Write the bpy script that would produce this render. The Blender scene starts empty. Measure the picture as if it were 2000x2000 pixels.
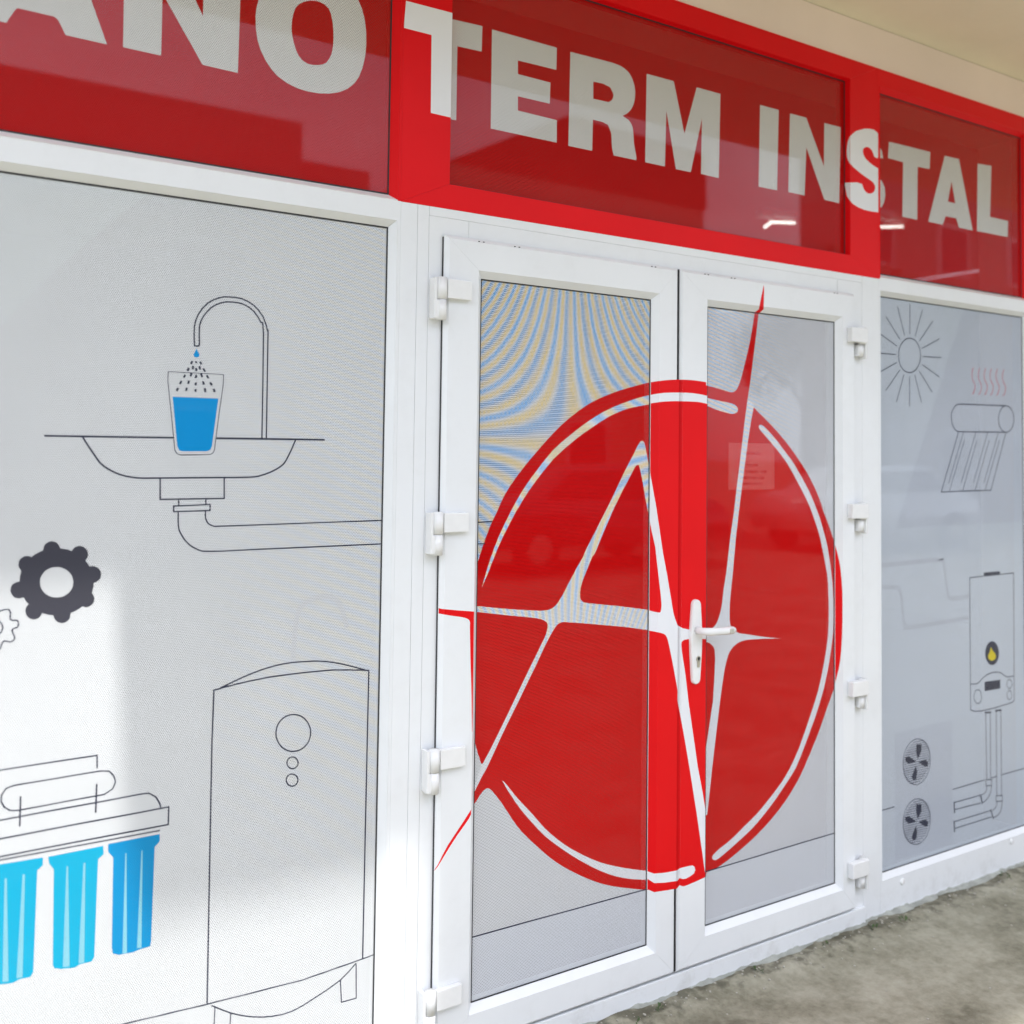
import bpy, bmesh, math, random
from mathutils import Vector, Matrix
from mathutils.geometry import tessellate_polygon
S = bpy.context.scene
COL = S.collection
# ---------------------------------------------------------------- camera
cam_d = bpy.data.cameras.new('camera'); cam = bpy.data.objects.new('camera', cam_d); COL.objects.link(cam)
_r = Vector((0.841737, -0.539736, 0.012797)); _u = Vector((-0.034082, -0.029466, 0.998985)); _f = Vector((0.538811, 0.841318, 0.043198))
cam.matrix_world = Matrix(((_r.x, _u.x, -_f.x, 0.0), (_r.y, _u.y, -_f.y, -2.25), (_r.z, _u.z, -_f.z, 1.56), (0, 0, 0, 1)))
cam_d.sensor_width = 36.0; cam_d.lens = 36.0 * 1964.45 / 2000.0; cam_d.shift_y = -199.04 / 2000.0
cam_d.clip_start = 0.05; cam_d.clip_end = 600
cam_d.dof.use_dof = True; cam_d.dof.focus_distance = 2.62; cam_d.dof.aperture_fstop = 2.0
S.camera = cam
# ---------------------------------------------------------------- world and sun
SUN_EL = math.radians(64.4)
w = bpy.data.worlds.new('World'); S.world = w; w.use_nodes = True
nt = w.node_tree; bg = nt.nodes['Background']
sky = nt.nodes.new('ShaderNodeTexSky'); sky.sky_type = 'NISHITA'; sky.sun_disc = False
sky.sun_elevation = SUN_EL; sky.sun_rotation = math.radians(180); sky.dust_density = 3.0; sky.ozone_density = 0.6; sky.air_density = 0.8
tc = nt.nodes.new('ShaderNodeTexCoord'); mp = nt.nodes.new('ShaderNodeMapping'); mp.inputs['Scale'].default_value = (1.0, 1.0, 2.6); nt.links.new(tc.outputs['Generated'], mp.inputs[0])
cn = nt.nodes.new('ShaderNodeTexNoise'); cn.inputs['Scale'].default_value = 2.2; cn.inputs['Detail'].default_value = 7; nt.links.new(mp.outputs[0], cn.inputs['Vector'])
cr = nt.nodes.new('ShaderNodeMapRange'); cr.inputs['From Min'].default_value = 0.38; cr.inputs['From Max'].default_value = 0.66; cr.inputs['To Min'].default_value = 0.25; cr.inputs['To Max'].default_value = 0.9; nt.links.new(cn.outputs['Fac'], cr.inputs['Value'])
cm = nt.nodes.new('ShaderNodeMix'); cm.data_type = 'RGBA'; nt.links.new(cr.outputs[0], cm.inputs['Factor']); nt.links.new(sky.outputs[0], cm.inputs['A']); cm.inputs['B'].default_value = (10.0, 10.9, 12.4, 1)
nt.links.new(cm.outputs['Result'], bg.inputs[0]); bg.inputs[1].default_value = 0.15
sd = bpy.data.lights.new('sun', 'SUN'); sd.energy = 2.0; sd.angle = math.radians(1.4); sd.color = (1.0, 0.98, 0.95)
sun = bpy.data.objects.new('sun', sd); COL.objects.link(sun)
_s = Vector((0.0, -math.cos(SUN_EL), math.sin(SUN_EL)))
sun.rotation_euler = _s.to_track_quat('Z', 'Y').to_euler(); sun.location = (0, -20, 40)
vs = S.view_settings; vs.view_transform = 'Standard'; vs.look = 'None'; vs.gamma = 1.0; vs.use_curve_mapping = False; vs.exposure = 1.13
S.render.engine = 'CYCLES'
S.cycles.max_bounces = 10; S.cycles.transparent_max_bounces = 16; S.cycles.diffuse_bounces = 5; S.cycles.glossy_bounces = 4
S.render.resolution_x = 1024; S.render.resolution_y = 1024
# ---------------------------------------------------------------- materials
MATS = {}
def new_mat(name):
    m = bpy.data.materials.new(name); m.use_nodes = True; MATS[name] = m
    return m, m.node_tree, m.node_tree.nodes['Principled BSDF'], m.node_tree.nodes['Material Output']
def math_node(nt, op, a, b=None, c=None):
    n = nt.nodes.new('ShaderNodeMath'); n.operation = op
    for i, v in enumerate((a, b, c)):
        if v is None: continue
        if isinstance(v, (int, float)): n.inputs[i].default_value = v
        else: nt.links.new(v, n.inputs[i])
    return n.outputs[0]
def noise(nt, scale, detail=3.0, vec=None, rough=0.55):
    n = nt.nodes.new('ShaderNodeTexNoise'); n.inputs['Scale'].default_value = scale; n.inputs['Detail'].default_value = detail; n.inputs['Roughness'].default_value = rough
    if vec is None:
        g = nt.nodes.new('ShaderNodeNewGeometry'); vec = g.outputs['Position']
    nt.links.new(vec, n.inputs['Vector']); return n.outputs['Fac']
def ramp(nt, fac, stops):
    r = nt.nodes.new('ShaderNodeValToRGB'); e = r.color_ramp.elements
    while len(e) < len(stops): e.new(0.5)
    for el, (p, c) in zip(e, stops): el.position = p; el.color = (*c, 1)
    nt.links.new(fac, r.inputs[0]); return r.outputs[0]
def bump(nt, h, strength, dist, target):
    b = nt.nodes.new('ShaderNodeBump'); b.inputs['Strength'].default_value = strength; b.inputs['Distance'].default_value = dist
    nt.links.new(h, b.inputs['Height']); nt.links.new(b.outputs[0], target.inputs['Normal'])
def sc(c, k): return tuple(min(1, x * k) for x in c)
def simple(name, col, rough=0.5, var=0.08, scale=6.0, bstr=0.0, bscale=200.0, spec=0.5, metal=0.0, coat=0.0, bdist=0.001):
    m, nt, p, o = new_mat(name)
    nt.links.new(ramp(nt, noise(nt, scale, 5), [(0.3, sc(col, 1 - var)), (0.7, sc(col, 1 + var))]), p.inputs['Base Color'])
    p.inputs['Roughness'].default_value = rough; p.inputs['Specular IOR Level'].default_value = spec; p.inputs['Metallic'].default_value = metal
    p.inputs['Coat Weight'].default_value = coat; p.inputs['Coat Roughness'].default_value = 0.03
    if bstr: bump(nt, noise(nt, bscale, 4), bstr, bdist, p)
    return m
def film(name, col, moire=None, holes=0.30, col2=None, coat_ior=1.27):
    """perforated one-way vision film: printed vinyl with a hexagonal grid of small holes, glossy laminate on top"""
    m, nt, p, o = new_mat(name)
    g = nt.nodes.new('ShaderNodeNewGeometry'); sp = nt.nodes.new('ShaderNodeSeparateXYZ'); nt.links.new(g.outputs['Position'], sp.inputs[0])
    X, Z = sp.outputs['X'], sp.outputs['Z']; P = 0.0042
    def lattice(off):
        fx = math_node(nt, 'SUBTRACT', math_node(nt, 'FRACT', math_node(nt, 'ADD', math_node(nt, 'DIVIDE', X, P), off)), 0.5)
        fz = math_node(nt, 'SUBTRACT', math_node(nt, 'FRACT', math_node(nt, 'ADD', math_node(nt, 'DIVIDE', Z, P * 1.732), off)), 0.5)
        return math_node(nt, 'SQRT', math_node(nt, 'ADD', math_node(nt, 'POWER', math_node(nt, 'ABSOLUTE', fx), 2.0),
               math_node(nt, 'MULTIPLY', math_node(nt, 'POWER', math_node(nt, 'ABSOLUTE', fz), 2.0), 3.0)))
    d = math_node(nt, 'MINIMUM', lattice(0.0), lattice(0.5))
    r = math.sqrt(holes * 1.732 / 2 / math.pi)
    hole = math_node(nt, 'LESS_THAN', d, r)
    base = ramp(nt, noise(nt, 1.3, 3), [(0.3, sc(col, 0.965)), (0.7, sc(col, 1.03))])
    def mix(a, b, f):
        mx = nt.nodes.new('ShaderNodeMix'); mx.data_type = 'RGBA'
        nt.links.new(f, mx.inputs['Factor']); nt.links.new(a, mx.inputs['A'])
        if isinstance(b, tuple): mx.inputs['B'].default_value = (*b, 1)
        else: nt.links.new(b, mx.inputs['B'])
        return mx.outputs['Result']
    if moire:
        for ph, amp, ca, cb in moire(nt, X, Z):
            s = math_node(nt, 'SINE', ph)
            base = mix(base, ca, math_node(nt, 'MULTIPLY', math_node(nt, 'MAXIMUM', s, 0.0), amp))
            base = mix(base, cb, math_node(nt, 'MULTIPLY', math_node(nt, 'MAXIMUM', math_node(nt, 'MULTIPLY', s, -1.0), 0.0), amp))
    nt.links.new(base, p.inputs['Base Color'])
    p.inputs['Roughness'].default_value = 0.45; p.inputs['Specular IOR Level'].default_value = 0.04
    p.inputs['Coat Weight'].default_value = 1.0; p.inputs['Coat Roughness'].default_value = 0.015; p.inputs['Coat IOR'].default_value = coat_ior
    t = nt.nodes.new('ShaderNodeBsdfTransparent'); mx = nt.nodes.new('ShaderNodeMixShader')
    nt.links.new(hole, mx.inputs[0]); nt.links.new(p.outputs[0], mx.inputs[1]); nt.links.new(t.outputs[0], mx.inputs[2]); nt.links.new(mx.outputs[0], o.inputs[0])
    return m
TAU = 2 * math.pi
YEL, BLU = (0.92, 0.66, 0.16), (0.06, 0.42, 0.95)
def moire_leaf(nt, X, Z):
    a = math_node(nt, 'SUBTRACT', X, 1.628); b = math_node(nt, 'SUBTRACT', Z, 1.60)
    ph = math_node(nt, 'MULTIPLY', math_node(nt, 'MULTIPLY', a, b), TAU * 100.0)
    wob = math_node(nt, 'MULTIPLY', noise(nt, 9, 2), 1.2); ph = math_node(nt, 'ADD', ph, wob)
    amp = math_node(nt, 'MULTIPLY', math_node(nt, 'ADD', 0.27, math_node(nt, 'MULTIPLY', Z, 0.46)), math_node(nt, 'ADD', 0.55, math_node(nt, 'MULTIPLY', noise(nt, 14, 2), 0.9)))
    amp = math_node(nt, 'MULTIPLY', amp, math_node(nt, 'MINIMUM', math_node(nt, 'MAXIMUM', math_node(nt, 'MULTIPLY', math_node(nt, 'SUBTRACT', Z, 0.75), 2.2), 0.0), 1.0))
    weave = math_node(nt, 'ADD', 0.62, math_node(nt, 'MULTIPLY', math_node(nt, 'MULTIPLY', math_node(nt, 'SINE', math_node(nt, 'MULTIPLY', X, TAU / 0.0062)), math_node(nt, 'SINE', math_node(nt, 'MULTIPLY', Z, TAU / 0.0058))), 0.9))
    rows = math_node(nt, 'ADD', math_node(nt, 'MULTIPLY', Z, TAU / 0.0052), math_node(nt, 'MULTIPLY', ph, 0.5))
    ramp_ = math_node(nt, 'MULTIPLY', math_node(nt, 'MULTIPLY', amp, 0.5), math_node(nt, 'MAXIMUM', math_node(nt, 'SINE', math_node(nt, 'ADD', math_node(nt, 'MULTIPLY', ph, 0.5), math_node(nt, 'MULTIPLY', noise(nt, 30, 2), 4.0))), 0.0))
    return [(ph, math_node(nt, 'MULTIPLY', math_node(nt, 'MULTIPLY', amp, weave), 0.9), YEL, BLU), (rows, ramp_, (0.92, 0.92, 0.94), (0.10, 0.12, 0.20))]
def moire_leaf_narrow(nt, X, Z):
    ph = math_node(nt, 'MULTIPLY', math_node(nt, 'ADD', math_node(nt, 'MULTIPLY', X, 22.0), math_node(nt, 'MULTIPLY', math_node(nt, 'POWER', Z, 2.0), 22.0)), TAU)
    fx = math_node(nt, 'MINIMUM', math_node(nt, 'MAXIMUM', math_node(nt, 'MULTIPLY', math_node(nt, 'SUBTRACT', 2.62, X), 2.4), 0.0), 1.0)
    fz = math_node(nt, 'MINIMUM', math_node(nt, 'MAXIMUM', math_node(nt, 'MULTIPLY', math_node(nt, 'SUBTRACT', Z, 1.1), 1.8), 0.0), 1.0)
    return [(ph, math_node(nt, 'MULTIPLY', math_node(nt, 'MULTIPLY', fx, fz), 0.62), (0.88, 0.62, 0.38), (0.16, 0.50, 0.92))]
def moire_window(nt, X, Z):
    ph = math_node(nt, 'MULTIPLY', math_node(nt, 'ADD', math_node(nt, 'MULTIPLY', X, 16.0), math_node(nt, 'MULTIPLY', math_node(nt, 'POWER', Z, 2.0), 15.0)), TAU)
    fx = math_node(nt, 'MINIMUM', math_node(nt, 'MAXIMUM', math_node(nt, 'MULTIPLY', math_node(nt, 'SUBTRACT', X, 0.62), 1.8), 0.0), 1.0)
    fz = math_node(nt, 'MINIMUM', math_node(nt, 'MAXIMUM', math_node(nt, 'MULTIPLY', math_node(nt, 'SUBTRACT', Z, 0.5), 2.0), 0.0), 1.0)
    return [(ph, math_node(nt, 'MULTIPLY', math_node(nt, 'MULTIPLY', fx, fz), 0.24), (0.86, 0.74, 0.42), (0.42, 0.58, 0.90))]
RED = (0.74, 0.0015, 0.005)
m = simple('white_pvc', (0.785, 0.80, 0.82), 0.28, 0.02, 3.0, 0.04, 40.0, 0.5)
nt = m.node_tree; p = nt.nodes['Principled BSDF']; old_ = p.inputs['Base Color'].links[0].from_socket; dm_ = nt.nodes.new('ShaderNodeMix'); dm_.data_type = 'RGBA'   # faint grime, thicker near the foot
gx_ = nt.nodes.new('ShaderNodeNewGeometry'); sx_ = nt.nodes.new('ShaderNodeSeparateXYZ'); nt.links.new(gx_.outputs['Position'], sx_.inputs[0])
foot_ = math_node(nt, 'MAXIMUM', math_node(nt, 'SUBTRACT', 1.0, math_node(nt, 'MULTIPLY', sx_.outputs['Z'], 9.0)), 0.0)
gr_ = math_node(nt, 'MULTIPLY', math_node(nt, 'MAXIMUM', math_node(nt, 'SUBTRACT', noise(nt, 11.0, 7, rough=0.7), 0.50), 0.0), math_node(nt, 'ADD', 0.25, math_node(nt, 'MULTIPLY', foot_, 1.4)))
nt.links.new(gr_, dm_.inputs['Factor']); nt.links.new(old_, dm_.inputs['A']); dm_.inputs['B'].default_value = (0.30, 0.27, 0.22, 1); nt.links.new(dm_.outputs['Result'], p.inputs['Base Color'])
simple('hinge_white', (0.79, 0.79, 0.79), 0.25, 0.03, 30.0)
simple('red_vinyl', RED, 0.42, 0.05, 2.5, 0.05, 300.0, 0.18)
simple('white_vinyl', (0.78, 0.79, 0.83), 0.35, 0.02, 5.0, 0.0, 10.0, 0.4)
film('grey_film', (0.70, 0.715, 0.73), moire_window, 0.22, coat_ior=1.38)
film('grey_film_leaf', (0.74, 0.75, 0.78), moire_leaf, 0.31, coat_ior=1.4)
film('grey_film_leaf_narrow', (0.72, 0.73, 0.78), moire_leaf_narrow, 0.33, coat_ior=1.45)
film('grey_film_right', (0.57, 0.62, 0.70), None, 0.24, coat_ior=1.45)
film('white_film', (0.70, 0.70, 0.69), None, 0.22, coat_ior=1.37)
film('white_film_leaf', (0.76, 0.77, 0.80), moire_leaf, 0.20)
film('white_film_leaf_narrow', (0.74, 0.75, 0.80), moire_leaf_narrow, 0.20)
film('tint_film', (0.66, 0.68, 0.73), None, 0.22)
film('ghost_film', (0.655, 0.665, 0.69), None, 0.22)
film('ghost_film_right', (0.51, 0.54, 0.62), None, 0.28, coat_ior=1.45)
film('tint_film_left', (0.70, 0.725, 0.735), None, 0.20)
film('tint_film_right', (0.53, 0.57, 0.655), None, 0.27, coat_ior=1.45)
film('red_film', (0.66, 0.003, 0.004), None, 0.27, coat_ior=1.33)
film('red_film_transom', (0.50, 0.004, 0.004), None, 0.22, coat_ior=1.37)
for n_, c_ in (('charcoal_ink', (0.055, 0.055, 0.072)), ('ink', (0.036, 0.040, 0.068)), ('blue_ink', (0.008, 0.27, 0.62)), ('deep_blue_ink', (0.007, 0.25, 0.52)), ('cyan_ink', (0.010, 0.36, 0.56)), ('pale_ink', (0.22, 0.50, 0.60)), ('red_ink', (0.55, 0.10, 0.13)), ('yellow_ink', (0.62, 0.50, 0.02))):
    film(n_, c_, None, 0.10)
simple('gasket_or_gap_shade', (0.025, 0.025, 0.028), 0.7, 0.1, 50.0)
simple('steel', (0.55, 0.53, 0.48), 0.3, 0.1, 60.0, metal=1.0)
simple('plug_grey', (0.45, 0.44, 0.38), 0.5, 0.15, 80.0)
simple('paper', (0.82, 0.82, 0.80), 0.8, 0.02, 10.0)
simple('black_ink', (0.03, 0.03, 0.03), 0.8, 0.1, 10.0)
simple('plaster', (0.82, 0.69, 0.60), 0.85, 0.05, 2.0, 0.25, 90.0, 0.2)
simple('soffit_plaster', (0.74, 0.68, 0.52), 0.9, 0.06, 1.5, 0.3, 60.0, 0.2)
simple('interior_dark', (0.16, 0.155, 0.15), 0.8, 0.1, 3.0)
simple('facade_grey', (0.32, 0.30, 0.27), 0.85, 0.1, 0.6)
simple('facade_cream', (0.50, 0.44, 0.34), 0.85, 0.1, 0.6)
simple('window_dark', (0.04, 0.05, 0.06), 0.15, 0.1, 1.0)
simple('roof_tile', (0.22, 0.09, 0.06), 0.8, 0.2, 4.0)
simple('bark', (0.10, 0.07, 0.05), 0.9, 0.2, 12.0, 0.5, 30.0, bdist=0.01)
simple('leaf_green', (0.055, 0.10, 0.03), 0.6, 0.4, 3.0)
simple('car_white', (0.78, 0.78, 0.77), 0.25, 0.01, 3.0, coat=1.0)
simple('car_dark', (0.05, 0.06, 0.09), 0.25, 0.05, 3.0, coat=1.0)
simple('tyre', (0.03, 0.03, 0.03), 0.8, 0.1, 20.0)
simple('mortar', (0.33, 0.34, 0.31), 0.9, 0.25, 18.0, 0.8, 70.0, 0.2, bdist=0.004)
simple('pebble', (0.38, 0.36, 0.31), 0.85, 0.3, 60.0)
simple('weed', (0.06, 0.10, 0.03), 0.7, 0.3, 60.0)
def emit(name, col, k):
    m, nt, p, o = new_mat(name); p.inputs['Base Color'].default_value = (0, 0, 0, 1); p.inputs['Emission Color'].default_value = (*col, 1); p.inputs['Emission Strength'].default_value = k
emit('tube_light', (1.0, 0.97, 0.9), 4.0)
# glass: real pane, clear with fresnel reflection
m, nt, p, o = new_mat('glass')
fr = nt.nodes.new('ShaderNodeFresnel'); fr.inputs[0].default_value = 1.35
tr = nt.nodes.new('ShaderNodeBsdfTransparent'); tr.inputs[0].default_value = (0.90, 0.94, 0.93, 1)
gl = nt.nodes.new('ShaderNodeBsdfGlossy'); gl.inputs['Roughness'].default_value = 0.0
mx = nt.nodes.new('ShaderNodeMixShader'); gb_ = nt.nodes.new('ShaderNodeNewGeometry'); nt.links.new(math_node(nt, 'MULTIPLY', fr.outputs[0], math_node(nt, 'SUBTRACT', 1.0, gb_.outputs['Backfacing'])), mx.inputs[0]); nt.links.new(tr.outputs[0], mx.inputs[1]); nt.links.new(gl.outputs[0], mx.inputs[2]); nt.links.new(mx.outputs[0], o.inputs[0])
# rough cement paving
m, nt, p, o = new_mat('cement')
n1 = noise(nt, 2.3, 6, rough=0.6); n2 = noise(nt, 38.0, 6, rough=0.7); n3 = noise(nt, 9.0, 5)
mixf = math_node(nt, 'ADD', math_node(nt, 'MULTIPLY', n1, 0.45), math_node(nt, 'ADD', math_node(nt, 'MULTIPLY', n2, 0.25), math_node(nt, 'MULTIPLY', n3, 0.30)))
nt.links.new(ramp(nt, mixf, [(0.36, (0.13, 0.12, 0.085)), (0.46, (0.24, 0.228, 0.17)), (0.54, (0.33, 0.315, 0.245)), (0.68, (0.45, 0.43, 0.35))]), p.inputs['Base Color'])
# dirt gathered along the foot of the wall
sx_ = nt.nodes.new('ShaderNodeSeparateXYZ'); gx_ = nt.nodes.new('ShaderNodeNewGeometry'); nt.links.new(gx_.outputs['Position'], sx_.inputs[0])
dn_ = math_node(nt, 'ADD', math_node(nt, 'MULTIPLY', math_node(nt, 'ADD', sx_.outputs['Y'], 0.085), 14.0), math_node(nt, 'MULTIPLY', math_node(nt, 'SUBTRACT', noise(nt, 26.0, 5), 0.5), 5.0))
dn_ = math_node(nt, 'MULTIPLY', math_node(nt, 'MINIMUM', math_node(nt, 'MAXIMUM', dn_, 0.0), 1.0), 0.62)
old_ = p.inputs['Base Color'].links[0].from_socket; dm_ = nt.nodes.new('ShaderNodeMix'); dm_.data_type = 'RGBA'
nt.links.new(dn_, dm_.inputs['Factor']); nt.links.new(old_, dm_.inputs['A']); dm_.inputs['B'].default_value = (0.055, 0.05, 0.035, 1); nt.links.new(dm_.outputs['Result'], p.inputs['Base Color'])
p.inputs['Roughness'].default_value = 0.9; p.inputs['Specular IOR Level'].default_value = 0.2
bump(nt, math_node(nt, 'ADD', n2, noise(nt, 150.0, 4)), 0.5, 0.003, p)
# ---- outlines of the prints in metres on the wall: (kind, name, material, face, layer, x,z pairs, extra)
REG = {
 'leafL_glass': ((1.338, 1.92, 0.164, 2.016), (0, 0.003, 0), (0.0, 1.0, 0.0)),
 'leafL_stile_left': ((1.2345, 1.322, 0.07, 2.1), (0, -0.018, 0), (0.0, 1.0, 0.0)),
 'leafL_lip': ((1.2245, 1.2345, 0.07, 2.1), (1.2245, -0.008, 0), (0.01, 0.01, 0.0)),
 'leafL_bead_right': ((1.921, 1.938, 0.164, 2.016), (1.921, 0.0, 0), (0.0181, 0.017, 0.0)),
 'leafL_stile_right': ((1.938, 2.015, 0.07, 2.1), (0, -0.018, 0), (0.0, 1.0, 0.0)),
 'leafR_lip': ((2.0203, 2.029, 0.07, 2.1), (2.019, -0.008, 0), (0.01, 0.01, 0.0)),
 'leafR_stile_left': ((2.029, 2.127, 0.07, 2.1), (0, -0.018, 0), (0.0, 1.0, 0.0)),
 'leafR_glass': ((2.145, 2.724, 0.164, 2.016), (0, 0.003, 0), (0.0, 1.0, 0.0)),
 'leafR_bead_right': ((2.725, 2.742, 0.164, 2.016), (2.725, 0.0, 0), (0.0181, 0.017, 0.0)),
 'leafR_stile_right': ((2.742, 2.8, 0.07, 2.1), (0, -0.018, 0), (0.0, 1.0, 0.0)),
 'leafR_bead_top': ((2.127, 2.742, 2.016, 2.034), (0, 0.0, 2.017), (0.0, 0.017, 0.0181)),
 'leafR_rail_top': ((2.127, 2.742, 2.034, 2.1), (0, -0.018, 0), (0.0, 1.0, 0.0)),
 'winL_glass': ((-1.5, 1.078, 0.135, 2.121), (0, 0.021, 0), (0.0, 1.0, 0.0)),
 'tranL_glass': ((-1.5, 1.0763, 2.204, 2.847), (0, 0.021, 0), (0.0, 1.0, 0.0)),
 'tranC_glass': ((1.2455, 2.8005, 2.2555, 2.859), (0, 0.021, 0), (0.0, 1.0, 0.0)),
 'tranC_left': ((1.1036, 1.2415, 2.1865, 2.933), (0, 0, 0), (0.0, 1.0, 0.0)),
 'tranC_right': ((2.8045, 2.953, 2.1865, 2.933), (0, 0, 0), (0.0, 1.0, 0.0)),
 'tranC_bead_right': ((2.8005, 2.8045, 2.2555, 2.859), (2.8015, 0.02, 0), (0.0195, 0.003, 0.0)),
 'tranR_glass': ((2.962, 3.875, 2.208, 2.855), (0, 0.021, 0), (0.0, 1.0, 0.0)),
 'winR_glass': ((2.962, 3.866, 0.137, 2.13), (0, 0.021, 0), (0.0, 1.0, 0.0)),
}
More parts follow.
